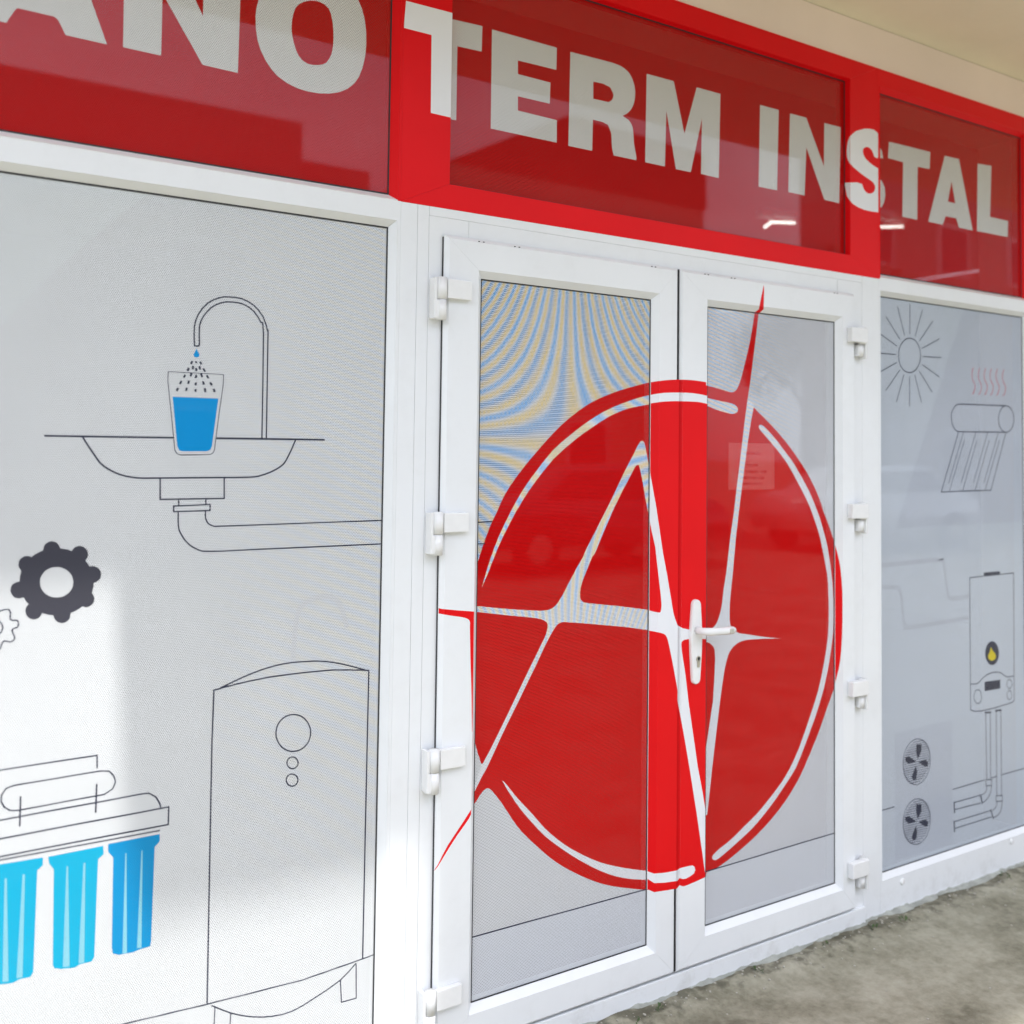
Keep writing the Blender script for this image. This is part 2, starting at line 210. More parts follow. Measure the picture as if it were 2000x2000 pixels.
DEC = [
('P', 'logo_print', 'red_film', 'leafL_glass', 1, '1.2633,1.2571,1.3359,1.2557,1.3457,1.2843,1.3556,1.3123,1.3659,1.3385,1.3766,1.3631,1.3877,1.3849,1.3994,1.4061,1.4108,1.4289,1.4243,1.4525,1.4424,1.4773,1.4637,1.5029,1.4874,1.529,1.514,1.5563,1.5447,1.5865,1.5759,1.6155,1.6019,1.6379,1.6289,1.6583,1.663,1.6813,1.6997,1.7028,1.7363,1.7192,1.7727,1.7327,1.8075,1.7441,1.8421,1.754,1.8775,1.7632,1.9134,1.7721,1.9182,1.7728,1.9462,1.7775,1.9744,1.7817,2.0023,1.7848,2.0304,1.7869,2.0592,1.7879,2.0877,1.7879,2.1151,1.7866,2.1423,1.7848,2.1438,1.7749,2.1567,1.773,2.1697,1.7712,2.1831,1.7691,2.198,1.7665,2.2134,1.7636,2.2262,1.7612,2.2347,1.7597,2.2406,1.7588,2.246,1.7585,2.2519,1.7587,2.2573,1.7596,2.2623,1.7614,2.2668,1.7642,2.2709,1.7679,2.2748,1.7725,2.2785,1.7777,2.282,1.7839,2.2854,1.7912,2.2888,1.7994,2.2922,1.8087,2.2961,1.82,2.301,1.8342,2.3065,1.8504,2.3118,1.8667,2.3168,1.8823,2.3218,1.8979,2.3263,1.9136,2.3304,1.929,2.3341,1.9445,2.3378,1.9606,2.3416,1.9777,2.3454,1.9955,2.3492,2.0133,2.3667,2.0148,2.3585,1.9575,2.3458,1.8826,2.33,1.7897,2.3174,1.7296,2.3463,1.7155,2.3496,1.7128,2.3593,1.7058,2.3886,1.6864,2.4248,1.6615,2.4589,1.6358,2.4918,1.6092,2.5202,1.5836,2.5463,1.5581,2.5714,1.5325,2.5949,1.5061,2.6167,1.4782,2.637,1.4486,2.66,1.4097,2.674,1.3833,2.6591,1.4045,2.6441,1.4265,2.6578,1.4042,2.6797,1.3682,2.6985,1.3333,2.7142,1.3022,2.7207,1.2863,2.7243,1.2753,2.7517,1.276,2.7508,0.7931,2.7214,0.7952,2.7071,0.7703,2.6933,0.7461,2.6806,0.7237,2.6684,0.702,2.6587,0.6835,2.6437,0.6582,2.6111,0.6089,2.5772,0.5599,2.5576,0.5346,2.5401,0.5155,2.5172,0.4925,2.4914,0.4697,2.4625,0.4477,2.4316,0.4268,2.4,0.4076,2.3673,0.3899,2.3329,0.3736,2.2988,0.359,2.2666,0.3462,2.2375,0.3356,2.2142,0.3282,2.1937,0.323,2.1737,0.3202,2.1543,0.3184,2.1495,0.3062,2.1378,0.3045,2.1239,0.3027,2.1025,0.3003,2.0819,0.2983,2.0706,0.2977,2.0621,0.2976,2.0533,0.3007,2.0465,0.3044,2.0363,0.2968,2.0363,0.2968,2.0187,0.2984,1.9995,0.3003,1.9751,0.3028,1.9492,0.3057,1.9268,0.3176,1.9248,0.3172,1.897,0.3249,1.8678,0.3332,1.8333,0.3436,1.799,0.3548,1.7701,0.3658,1.7428,0.3777,1.7145,0.392,1.6878,0.4066,1.6654,0.4197,1.6445,0.4327,1.6235,0.4464,1.6019,0.4618,1.5797,0.4795,1.5546,0.5015,1.5211,0.5326,1.4896,0.5637,1.4705,0.5866,1.4566,0.6059,1.4444,0.6232,1.4339,0.6386,1.4237,0.6522,1.4139,0.6645,1.4034,0.6771,1.3941,0.6872,1.3886,0.6918,1.3844,0.6935,1.3797,0.6939,1.3748,0.6924,1.369,0.6887,1.363,0.6833,1.3575,0.6769,1.3513,0.6692,1.3429,0.6599,1.3339,0.6501,1.3114,0.6409,1.3112,0.6538,1.3323,0.6734,1.3438,0.6926,1.3623,0.7218,1.3811,0.7492,1.3737,0.7564,1.3677,0.7577,1.3641,0.7589,1.3617,0.7623,1.3517,0.788,1.3379,0.8304,1.3321,0.8507,1.2703,0.859', []),
('P', 'logo_print', 'red_film', 'leafR_glass', 1, '1.2633,1.2571,1.3359,1.2557,1.3457,1.2843,1.3556,1.3123,1.3659,1.3385,1.3766,1.3631,1.3877,1.3849,1.3994,1.4061,1.4108,1.4289,1.4243,1.4525,1.4424,1.4773,1.4637,1.5029,1.4874,1.529,1.514,1.5563,1.5447,1.5865,1.5759,1.6155,1.6019,1.6379,1.6289,1.6583,1.663,1.6813,1.6997,1.7028,1.7363,1.7192,1.7727,1.7327,1.8075,1.7441,1.8421,1.754,1.8775,1.7632,1.9134,1.7721,1.9182,1.7728,1.9462,1.7775,1.9744,1.7817,2.0023,1.7848,2.0304,1.7869,2.0592,1.7879,2.0877,1.7879,2.1151,1.7866,2.1423,1.7848,2.1438,1.7749,2.1567,1.773,2.1697,1.7712,2.1831,1.7691,2.198,1.7665,2.2134,1.7636,2.2262,1.7612,2.2347,1.7597,2.2406,1.7588,2.246,1.7585,2.2519,1.7587,2.2573,1.7596,2.2623,1.7614,2.2668,1.7642,2.2709,1.7679,2.2748,1.7725,2.2785,1.7777,2.282,1.7839,2.2854,1.7912,2.2888,1.7994,2.2922,1.8087,2.2961,1.82,2.301,1.8342,2.3065,1.8504,2.3118,1.8667,2.3168,1.8823,2.3218,1.8979,2.3263,1.9136,2.3304,1.929,2.3341,1.9445,2.3378,1.9606,2.3416,1.9777,2.3454,1.9955,2.3492,2.0133,2.3667,2.0148,2.3585,1.9575,2.3458,1.8826,2.33,1.7897,2.3174,1.7296,2.3463,1.7155,2.3496,1.7128,2.3593,1.7058,2.3886,1.6864,2.4248,1.6615,2.4589,1.6358,2.4918,1.6092,2.5202,1.5836,2.5463,1.5581,2.5714,1.5325,2.5949,1.5061,2.6167,1.4782,2.637,1.4486,2.66,1.4097,2.674,1.3833,2.6591,1.4045,2.6441,1.4265,2.6578,1.4042,2.6797,1.3682,2.6985,1.3333,2.7142,1.3022,2.7207,1.2863,2.7243,1.2753,2.7517,1.276,2.7508,0.7931,2.7214,0.7952,2.7071,0.7703,2.6933,0.7461,2.6806,0.7237,2.6684,0.702,2.6587,0.6835,2.6437,0.6582,2.6111,0.6089,2.5772,0.5599,2.5576,0.5346,2.5401,0.5155,2.5172,0.4925,2.4914,0.4697,2.4625,0.4477,2.4316,0.4268,2.4,0.4076,2.3673,0.3899,2.3329,0.3736,2.2988,0.359,2.2666,0.3462,2.2375,0.3356,2.2142,0.3282,2.1937,0.323,2.1737,0.3202,2.1543,0.3184,2.1495,0.3062,2.1378,0.3045,2.1239,0.3027,2.1025,0.3003,2.0819,0.2983,2.0706,0.2977,2.0621,0.2976,2.0533,0.3007,2.0465,0.3044,2.0363,0.2968,2.0363,0.2968,2.0187,0.2984,1.9995,0.3003,1.9751,0.3028,1.9492,0.3057,1.9268,0.3176,1.9248,0.3172,1.897,0.3249,1.8678,0.3332,1.8333,0.3436,1.799,0.3548,1.7701,0.3658,1.7428,0.3777,1.7145,0.392,1.6878,0.4066,1.6654,0.4197,1.6445,0.4327,1.6235,0.4464,1.6019,0.4618,1.5797,0.4795,1.5546,0.5015,1.5211,0.5326,1.4896,0.5637,1.4705,0.5866,1.4566,0.6059,1.4444,0.6232,1.4339,0.6386,1.4237,0.6522,1.4139,0.6645,1.4034,0.6771,1.3941,0.6872,1.3886,0.6918,1.3844,0.6935,1.3797,0.6939,1.3748,0.6924,1.369,0.6887,1.363,0.6833,1.3575,0.6769,1.3513,0.6692,1.3429,0.6599,1.3339,0.6501,1.3114,0.6409,1.3112,0.6538,1.3323,0.6734,1.3438,0.6926,1.3623,0.7218,1.3811,0.7492,1.3737,0.7564,1.3677,0.7577,1.3641,0.7589,1.3617,0.7623,1.3517,0.788,1.3379,0.8304,1.3321,0.8507,1.2703,0.859', []),
('P', 'logo_print', 'red_vinyl', 'leafL_bead_right', 1, '1.5081,1.1983,1.5612,1.2044,1.5682,1.2387,1.5753,1.2721,1.5825,1.3034,1.59,1.3326,1.5978,1.3584,1.6059,1.3834,1.6138,1.41,1.623,1.4376,1.6353,1.4662,1.6495,1.4956,1.6652,1.5253,1.6826,1.5559,1.7023,1.5892,1.722,1.6206,1.7382,1.6445,1.7547,1.6659,1.7753,1.6895,1.797,1.7109,1.8183,1.7267,1.839,1.7391,1.8585,1.7492,1.8775,1.7577,1.8966,1.7653,1.9157,1.7724,1.9182,1.7728,1.9328,1.776,1.9472,1.7787,1.9614,1.7802,1.9755,1.7808,1.9896,1.7802,2.0035,1.7787,2.0167,1.7761,2.0295,1.773,2.0302,1.7635,2.0363,1.7612,2.0424,1.7588,2.0486,1.7562,2.0555,1.7531,2.0625,1.7497,2.0683,1.7469,2.0721,1.7452,2.0748,1.7441,2.0772,1.7435,2.0798,1.7436,2.0823,1.7442,2.0845,1.7456,2.0865,1.748,2.0883,1.7512,2.09,1.7552,2.0917,1.7599,2.0932,1.7654,2.0947,1.7719,2.0962,1.7792,2.0977,1.7876,2.0994,1.7977,2.1016,1.8105,2.104,1.8249,2.1063,1.8394,2.1085,1.8533,2.1106,1.8672,2.1126,1.8811,2.1143,1.8948,2.1159,1.9085,2.1175,1.9228,2.1192,1.938,2.1208,1.9538,2.1224,1.9696,2.1299,1.9693,2.1264,1.9184,2.121,1.8517,2.1142,1.7684,2.1087,1.7143,2.1212,1.7006,2.1226,1.698,2.1267,1.6915,2.1392,1.6732,2.1543,1.6502,2.1683,1.6269,2.1816,1.6031,2.193,1.5806,2.2033,1.5584,2.2131,1.5363,2.2221,1.5138,2.2305,1.4902,2.2382,1.4654,2.2468,1.433,2.2521,1.4112,2.2465,1.4286,2.2409,1.4468,2.246,1.4284,2.2542,1.3987,2.2611,1.37,2.2669,1.3447,2.2693,1.3317,2.2706,1.3227,2.2706,1.3247,2.2737,1.3104,2.2766,1.2948,2.2794,1.277,2.2819,1.2549,2.2839,1.225,2.2852,1.191,2.2856,1.1547,2.2854,1.119,2.2851,1.0882,2.2843,1.059,2.283,1.0273,2.2811,0.9989,2.2789,0.9803,2.2764,0.9646,2.2734,0.9465,2.2703,0.9282,2.2695,0.9221,2.2643,0.8995,2.2592,0.8773,2.2545,0.8566,2.25,0.8365,2.2464,0.8195,2.2407,0.7957,2.2284,0.7483,2.2153,0.7004,2.2077,0.6748,2.2008,0.655,2.1917,0.6305,2.1814,0.6053,2.1697,0.5799,2.1571,0.5547,2.144,0.5306,2.1302,0.5071,2.1154,0.4842,2.1006,0.4626,2.0864,0.4427,2.0734,0.4254,2.0628,0.4124,2.0534,0.4021,2.0442,0.394,2.0352,0.387,2.0329,0.3742,2.0274,0.3693,2.0209,0.3637,2.0106,0.3554,2.0007,0.3475,1.9952,0.3437,1.9911,0.3411,1.9867,0.3415,1.9834,0.3431,1.9784,0.3327,1.9784,0.3327,1.9696,0.3291,1.96,0.3252,1.9476,0.3203,1.9344,0.3152,1.9227,0.3203,1.9216,0.3192,1.907,0.3183,1.8914,0.3177,1.8727,0.3174,1.8537,0.318,1.8375,0.3202,1.822,0.324,1.8057,0.3299,1.79,0.3368,1.7767,0.3434,1.7642,0.3507,1.7514,0.3586,1.7382,0.3684,1.7244,0.3806,1.7086,0.3967,1.6872,0.4204,1.6667,0.4453,1.6541,0.4651,1.6448,0.4826,1.6366,0.4986,1.6295,0.5129,1.6226,0.5254,1.6159,0.5366,1.6087,0.5479,1.6023,0.5569,1.5984,0.5606,1.5955,0.5613,1.5922,0.5605,1.5888,0.5574,1.5847,0.5514,1.5805,0.5434,1.5766,0.5343,1.5722,0.5235,1.5663,0.5103,1.5598,0.496,1.5436,0.4782,1.5434,0.4933,1.5587,0.5228,1.5669,0.5486,1.58,0.5878,1.5932,0.6246,1.5881,0.631,1.5838,0.631,1.5813,0.6313,1.5796,0.6346,1.5725,0.6619,1.5627,0.7078,1.5585,0.7301,1.5133,0.7249', []),
('P', 'logo_print', 'red_vinyl', 'leafL_stile_right', 1, '1.2515,1.2599,1.3235,1.2586,1.3331,1.2869,1.343,1.3146,1.3532,1.3406,1.3637,1.365,1.3748,1.3866,1.3863,1.4076,1.3977,1.4301,1.4111,1.4536,1.429,1.478,1.45,1.5034,1.4735,1.5293,1.4999,1.5563,1.5303,1.5863,1.5612,1.615,1.587,1.6371,1.6137,1.6574,1.6475,1.6802,1.6838,1.7014,1.7201,1.7177,1.7562,1.731,1.7907,1.7423,1.8249,1.7522,1.86,1.7613,1.8956,1.7702,1.9003,1.7709,1.9281,1.7755,1.9559,1.7796,1.9837,1.7827,2.0115,1.7848,2.04,1.7858,2.0683,1.7858,2.0954,1.7845,2.1223,1.7827,2.1238,1.7729,2.1366,1.7711,2.1495,1.7692,2.1628,1.7672,2.1776,1.7645,2.1927,1.7617,2.2054,1.7593,2.2138,1.7578,2.2197,1.7569,2.2251,1.7566,2.2309,1.7569,2.2362,1.7578,2.2412,1.7596,2.2457,1.7623,2.2497,1.766,2.2536,1.7705,2.2572,1.7757,2.2607,1.7818,2.2641,1.789,2.2675,1.7971,2.2708,1.8064,2.2747,1.8176,2.2795,1.8317,2.285,1.8477,2.2902,1.8638,2.2953,1.8793,2.3001,1.8948,2.3047,1.9103,2.3087,1.9256,2.3123,1.9409,2.316,1.9568,2.3197,1.9738,2.3235,1.9914,2.3273,2.0091,2.3447,2.0106,2.3365,1.9538,2.3239,1.8796,2.3083,1.7875,2.2958,1.728,2.3245,1.714,2.3277,1.7114,2.3373,1.7045,2.3663,1.6852,2.4022,1.6606,2.436,1.6351,2.4685,1.6088,2.4967,1.5834,2.5226,1.5581,2.5474,1.5327,2.5707,1.5066,2.5923,1.4789,2.6124,1.4496,2.6352,1.4111,2.649,1.3849,2.6343,1.4059,2.6194,1.4277,2.6331,1.4057,2.6547,1.37,2.6733,1.3354,2.6889,1.3046,2.6954,1.2888,2.6989,1.2779,2.6989,1.2803,2.7073,1.2628,2.7154,1.2437,2.723,1.2219,2.7298,1.195,2.7353,1.1587,2.7391,1.1177,2.7401,1.0741,2.7396,1.0313,2.7387,0.9946,2.7366,0.9598,2.7328,0.9224,2.7277,0.8891,2.7217,0.8677,2.7147,0.85,2.7066,0.8296,2.6981,0.8091,2.696,0.8023,2.6819,0.7777,2.6682,0.7537,2.6557,0.7315,2.6435,0.71,2.6339,0.6917,2.6191,0.6666,2.5868,0.6178,2.5532,0.5693,2.5338,0.5441,2.5164,0.5253,2.4937,0.5025,2.4682,0.4798,2.4395,0.458,2.409,0.4373,2.3777,0.4183,2.3453,0.4008,2.3111,0.3847,2.2774,0.3702,2.2455,0.3575,2.2166,0.347,2.1936,0.3396,2.1732,0.3346,2.1534,0.3318,2.1342,0.33,2.1295,0.3179,2.1178,0.3162,2.1041,0.3145,2.0829,0.3121,2.0625,0.3101,2.0513,0.3095,2.0429,0.3094,2.0341,0.3124,2.0274,0.3161,2.0173,0.3085,2.0173,0.3085,1.9999,0.3102,1.9809,0.312,1.9567,0.3146,1.9311,0.3173,1.9089,0.3292,1.9068,0.3288,1.8793,0.3364,1.8504,0.3446,1.8162,0.3549,1.7822,0.366,1.7536,0.3769,1.7266,0.3887,1.6985,0.4029,1.6721,0.4174,1.6499,0.4303,1.6292,0.4432,1.6083,0.4568,1.587,0.472,1.565,0.4896,1.5401,0.5114,1.507,0.5421,1.4757,0.573,1.4568,0.5957,1.443,0.6148,1.431,0.632,1.4205,0.6472,1.4105,0.6606,1.4007,0.6729,1.3903,0.6853,1.3811,0.6953,1.3757,0.6999,1.3715,0.7015,1.3668,0.702,1.362,0.7005,1.3562,0.6968,1.3503,0.6915,1.3448,0.6851,1.3387,0.6775,1.3304,0.6683,1.3214,0.6586,1.2992,0.6495,1.299,0.6623,1.3199,0.6817,1.3313,0.7007,1.3496,0.7296,1.3682,0.7567,1.3609,0.7639,1.355,0.7652,1.3514,0.7663,1.349,0.7697,1.3391,0.7952,1.3255,0.8372,1.3196,0.8573,1.2584,0.8656', []),
('P', 'logo_print', 'red_vinyl', 'leafR_lip', 1, '1.5308,1.1929,1.5861,1.1988,1.5933,1.2336,1.6007,1.2675,1.6082,1.2992,1.616,1.3289,1.6241,1.3551,1.6325,1.3805,1.6408,1.4075,1.6504,1.4355,1.6632,1.4646,1.678,1.4945,1.6944,1.5247,1.7125,1.5558,1.7332,1.5897,1.7537,1.6217,1.7706,1.6461,1.788,1.6679,1.8095,1.692,1.8322,1.7139,1.8545,1.73,1.8763,1.7427,1.8968,1.7531,1.9167,1.7618,1.9368,1.7696,1.9568,1.777,1.9595,1.7774,1.9748,1.7807,1.9901,1.7835,2.005,1.7851,2.0198,1.7857,2.0347,1.7852,2.0494,1.7837,2.0632,1.781,2.0768,1.7779,2.0776,1.7682,2.084,1.7659,2.0904,1.7635,2.0969,1.7609,2.1042,1.7577,2.1116,1.7542,2.1177,1.7514,2.1218,1.7496,2.1246,1.7485,2.1272,1.748,2.13,1.748,2.1325,1.7486,2.1349,1.7501,2.137,1.7525,2.1389,1.7558,2.1408,1.7599,2.1425,1.7647,2.1441,1.7704,2.1457,1.777,2.1473,1.7846,2.1489,1.7931,2.1507,1.8035,2.1529,1.8166,2.1555,1.8314,2.1579,1.8463,2.1603,1.8605,2.1625,1.8748,2.1646,1.889,2.1665,1.9031,2.1682,1.9171,2.1698,1.9318,2.1716,1.9474,2.1733,1.9635,2.175,1.9797,2.183,1.9795,2.1792,1.9273,2.1735,1.8589,2.1663,1.7735,2.1605,1.7181,2.1737,1.7041,2.1752,1.7015,2.1796,1.6947,2.1927,1.676,2.2088,1.6525,2.2236,1.6286,2.2377,1.6042,2.2498,1.5811,2.2607,1.5583,2.2711,1.5357,2.2807,1.5126,2.2896,1.4884,2.2978,1.4629,2.307,1.4296,2.3125,1.4072,2.3066,1.4251,2.3006,1.4438,2.3061,1.4248,2.3148,1.3943,2.3222,1.3649,2.3283,1.3389,2.3309,1.3255,2.3322,1.3162,2.3322,1.3183,2.3355,1.3036,2.3387,1.2876,2.3416,1.2693,2.3442,1.2466,2.3464,1.2158,2.3478,1.1809,2.3482,1.1436,2.348,1.1069,2.3477,1.0753,2.3469,1.0453,2.3454,1.0128,2.3434,0.9836,2.3411,0.9645,2.3384,0.9484,2.3353,0.9299,2.3319,0.911,2.3311,0.9048,2.3256,0.8816,2.3202,0.8589,2.3152,0.8377,2.3103,0.8171,2.3065,0.7997,2.3005,0.7753,2.2874,0.7268,2.2735,0.6778,2.2654,0.6517,2.2581,0.6315,2.2485,0.6065,2.2375,0.5808,2.2251,0.5549,2.2117,0.5293,2.1978,0.5047,2.1832,0.4809,2.1676,0.4577,2.152,0.4358,2.1369,0.4156,2.1231,0.3982,2.112,0.385,2.1021,0.3747,2.0923,0.3666,2.0828,0.3596,2.0804,0.3465,2.0746,0.3416,2.0677,0.336,2.0569,0.3277,2.0464,0.3198,2.0406,0.316,2.0362,0.3134,2.0317,0.3139,2.0282,0.3157,2.0229,0.3051,2.0229,0.3051,2.0137,0.3016,2.0035,0.2977,1.9905,0.2931,1.9765,0.2881,1.9643,0.2935,1.9631,0.2924,1.9477,0.2918,1.9314,0.2915,1.9117,0.2915,1.8918,0.2926,1.8748,0.2951,1.8585,0.2993,1.8413,0.3056,1.8249,0.3129,1.811,0.32,1.7979,0.3276,1.7845,0.3359,1.7707,0.3461,1.7562,0.3588,1.7397,0.3755,1.7174,0.4,1.6959,0.4258,1.6828,0.4461,1.6731,0.464,1.6646,0.4804,1.6572,0.4951,1.65,0.5079,1.643,0.5194,1.6354,0.5311,1.6288,0.5403,1.6248,0.5441,1.6217,0.5449,1.6183,0.5441,1.6147,0.541,1.6105,0.535,1.6061,0.5269,1.6021,0.5177,1.5975,0.5069,1.5913,0.4935,1.5846,0.4791,1.5677,0.4613,1.5675,0.4767,1.5834,0.5064,1.5919,0.5324,1.6056,0.5721,1.6193,0.6093,1.614,0.6159,1.6096,0.6158,1.6069,0.6163,1.6051,0.6197,1.5978,0.6475,1.5876,0.6942,1.5832,0.7169,1.5363,0.7123', []),
('P', 'logo_print', 'red_vinyl', 'leafR_stile_left', 1, '1.2515,1.2599,1.3235,1.2586,1.3331,1.2869,1.343,1.3146,1.3532,1.3406,1.3637,1.365,1.3748,1.3866,1.3863,1.4076,1.3977,1.4301,1.4111,1.4536,1.429,1.478,1.45,1.5034,1.4735,1.5293,1.4999,1.5563,1.5303,1.5863,1.5612,1.615,1.587,1.6371,1.6137,1.6574,1.6475,1.6802,1.6838,1.7014,1.7201,1.7177,1.7562,1.731,1.7907,1.7423,1.8249,1.7522,1.86,1.7613,1.8956,1.7702,1.9003,1.7709,1.9281,1.7755,1.9559,1.7796,1.9837,1.7827,2.0115,1.7848,2.04,1.7858,2.0683,1.7858,2.0954,1.7845,2.1223,1.7827,2.1238,1.7729,2.1366,1.7711,2.1495,1.7692,2.1628,1.7672,2.1776,1.7645,2.1927,1.7617,2.2054,1.7593,2.2138,1.7578,2.2197,1.7569,2.2251,1.7566,2.2309,1.7569,2.2362,1.7578,2.2412,1.7596,2.2457,1.7623,2.2497,1.766,2.2536,1.7705,2.2572,1.7757,2.2607,1.7818,2.2641,1.789,2.2675,1.7971,2.2708,1.8064,2.2747,1.8176,2.2795,1.8317,2.285,1.8477,2.2902,1.8638,2.2953,1.8793,2.3001,1.8948,2.3047,1.9103,2.3087,1.9256,2.3123,1.9409,2.316,1.9568,2.3197,1.9738,2.3235,1.9914,2.3273,2.0091,2.3447,2.0106,2.3365,1.9538,2.3239,1.8796,2.3083,1.7875,2.2958,1.728,2.3245,1.714,2.3277,1.7114,2.3373,1.7045,2.3663,1.6852,2.4022,1.6606,2.436,1.6351,2.4685,1.6088,2.4967,1.5834,2.5226,1.5581,2.5474,1.5327,2.5707,1.5066,2.5923,1.4789,2.6124,1.4496,2.6352,1.4111,2.649,1.3849,2.6343,1.4059,2.6194,1.4277,2.6331,1.4057,2.6547,1.37,2.6733,1.3354,2.6889,1.3046,2.6954,1.2888,2.6989,1.2779,2.6989,1.2803,2.7073,1.2628,2.7154,1.2437,2.723,1.2219,2.7298,1.195,2.7353,1.1587,2.7391,1.1177,2.7401,1.0741,2.7396,1.0313,2.7387,0.9946,2.7366,0.9598,2.7328,0.9224,2.7277,0.8891,2.7217,0.8677,2.7147,0.85,2.7066,0.8296,2.6981,0.8091,2.696,0.8023,2.6819,0.7777,2.6682,0.7537,2.6557,0.7315,2.6435,0.71,2.6339,0.6917,2.6191,0.6666,2.5868,0.6178,2.5532,0.5693,2.5338,0.5441,2.5164,0.5253,2.4937,0.5025,2.4682,0.4798,2.4395,0.458,2.409,0.4373,2.3777,0.4183,2.3453,0.4008,2.3111,0.3847,2.2774,0.3702,2.2455,0.3575,2.2166,0.347,2.1936,0.3396,2.1732,0.3346,2.1534,0.3318,2.1342,0.33,2.1295,0.3179,2.1178,0.3162,2.1041,0.3145,2.0829,0.3121,2.0625,0.3101,2.0513,0.3095,2.0429,0.3094,2.0341,0.3124,2.0274,0.3161,2.0173,0.3085,2.0173,0.3085,1.9999,0.3102,1.9809,0.312,1.9567,0.3146,1.9311,0.3173,1.9089,0.3292,1.9068,0.3288,1.8793,0.3364,1.8504,0.3446,1.8162,0.3549,1.7822,0.366,1.7536,0.3769,1.7266,0.3887,1.6985,0.4029,1.6721,0.4174,1.6499,0.4303,1.6292,0.4432,1.6083,0.4568,1.587,0.472,1.565,0.4896,1.5401,0.5114,1.507,0.5421,1.4757,0.573,1.4568,0.5957,1.443,0.6148,1.431,0.632,1.4205,0.6472,1.4105,0.6606,1.4007,0.6729,1.3903,0.6853,1.3811,0.6953,1.3757,0.6999,1.3715,0.7015,1.3668,0.702,1.362,0.7005,1.3562,0.6968,1.3503,0.6915,1.3448,0.6851,1.3387,0.6775,1.3304,0.6683,1.3214,0.6586,1.2992,0.6495,1.299,0.6623,1.3199,0.6817,1.3313,0.7007,1.3496,0.7296,1.3682,0.7567,1.3609,0.7639,1.355,0.7652,1.3514,0.7663,1.349,0.7697,1.3391,0.7952,1.3255,0.8372,1.3196,0.8573,1.2584,0.8656', []),
('P', 'logo_print', 'red_vinyl', 'leafR_bead_right', 1, '2.6904,1.2926,2.7231,1.2778,2.7268,1.2606,2.7304,1.242,2.7337,1.2206,2.7366,1.1941,2.739,1.1582,2.7407,1.1174,2.7411,1.074,2.7409,1.0311,2.7405,0.9942,2.7396,0.9591,2.7379,0.9212,2.7357,0.8871,2.7331,0.8648,2.73,0.846,2.7265,0.8243,2.7228,0.8023,2.6902,0.7932', []),
('P', 'logo_print', 'red_vinyl', 'leafR_bead_top', 1, '2.35,2.0135,2.3474,2.0158,2.352,2.0198,2.3558,2.0251,2.3047,2.0897,2.3181,2.079,2.3751,2.027,2.3734,2.0227,2.3696,2.0175,2.367,2.0139', []),
('P', 'logo_print', 'red_vinyl', 'leafR_rail_top', 1, '2.3273,2.0091,2.3273,2.0118,2.3363,2.0168,2.3459,2.0231,2.3677,2.1042,2.3691,2.0905,2.3673,2.0255,2.3608,2.0203,2.3511,2.0139,2.3447,2.0097', []),
('P', 'logo_print', 'red_film', 'leafR_glass', 1.3, '2.3473,2.0053,2.3492,2.017,2.3667,2.0185,2.3661,2.0069', []),
('P', 'logo_print', 'red_vinyl', 'leafL_stile_left', 1, '1.2082,1.1733,1.2165,1.1718,1.2286,1.1685,1.2745,1.1616,1.322,1.1552,1.3427,1.1516,1.348,0.8858,1.3218,0.8504,1.3208,0.8545,1.3208,0.8545,1.3189,0.9129,1.3171,0.965,1.3154,0.9964,1.3137,1.0255,1.312,1.0698,1.3103,1.1182,1.3107,1.1268,1.31,1.13,1.3087,1.133,1.3067,1.1356,1.3028,1.1381,1.2964,1.1408,1.2864,1.1437,1.2702,1.1469,1.2517,1.1504,1.2342,1.1544,1.2168,1.1585,1.2084,1.1605', []),
('P', 'logo_print', 'red_vinyl', 'leafL_lip', 1, '1.2174,1.1704,1.2229,1.1697,1.2307,1.1679,1.26,1.1662,1.2895,1.1651,1.3021,1.164,1.3053,0.9072,1.2893,0.8678,1.2887,0.8717,1.2887,0.8717,1.2876,0.9282,1.2864,0.9788,1.2854,1.0092,1.2844,1.0374,1.2833,1.0805,1.2822,1.1276,1.2825,1.1361,1.2821,1.1391,1.2813,1.1419,1.28,1.1442,1.2776,1.1462,1.2737,1.1482,1.2674,1.1499,1.2572,1.1511,1.2455,1.1524,1.2343,1.1543,1.223,1.1565,1.2176,1.1575', []),
('P', 'logo_print', 'red_vinyl', 'leafL_stile_left', 1, '1.3226,0.6584,1.3187,0.6531,1.3112,0.6446,1.2953,0.6258,1.2728,0.6005,1.255,0.5801,1.2396,0.5573,1.2276,0.5378,1.2123,0.5209,1.2123,0.5193,1.2287,0.5348,1.2446,0.5549,1.2623,0.5767,1.282,0.5997,1.3046,0.623,1.316,0.6354,1.3228,0.6465', []),
('P', 'logo_print', 'red_vinyl', 'leafL_lip', 1, '1.2898,0.6808,1.2874,0.6747,1.2828,0.6644,1.273,0.6419,1.2589,0.611,1.2476,0.5858,1.2378,0.5587,1.23,0.5357,1.2201,0.5142,1.2201,0.5126,1.2308,0.5331,1.241,0.5578,1.2522,0.5845,1.2646,0.6127,1.2787,0.6416,1.2858,0.6566,1.2899,0.6692', []),
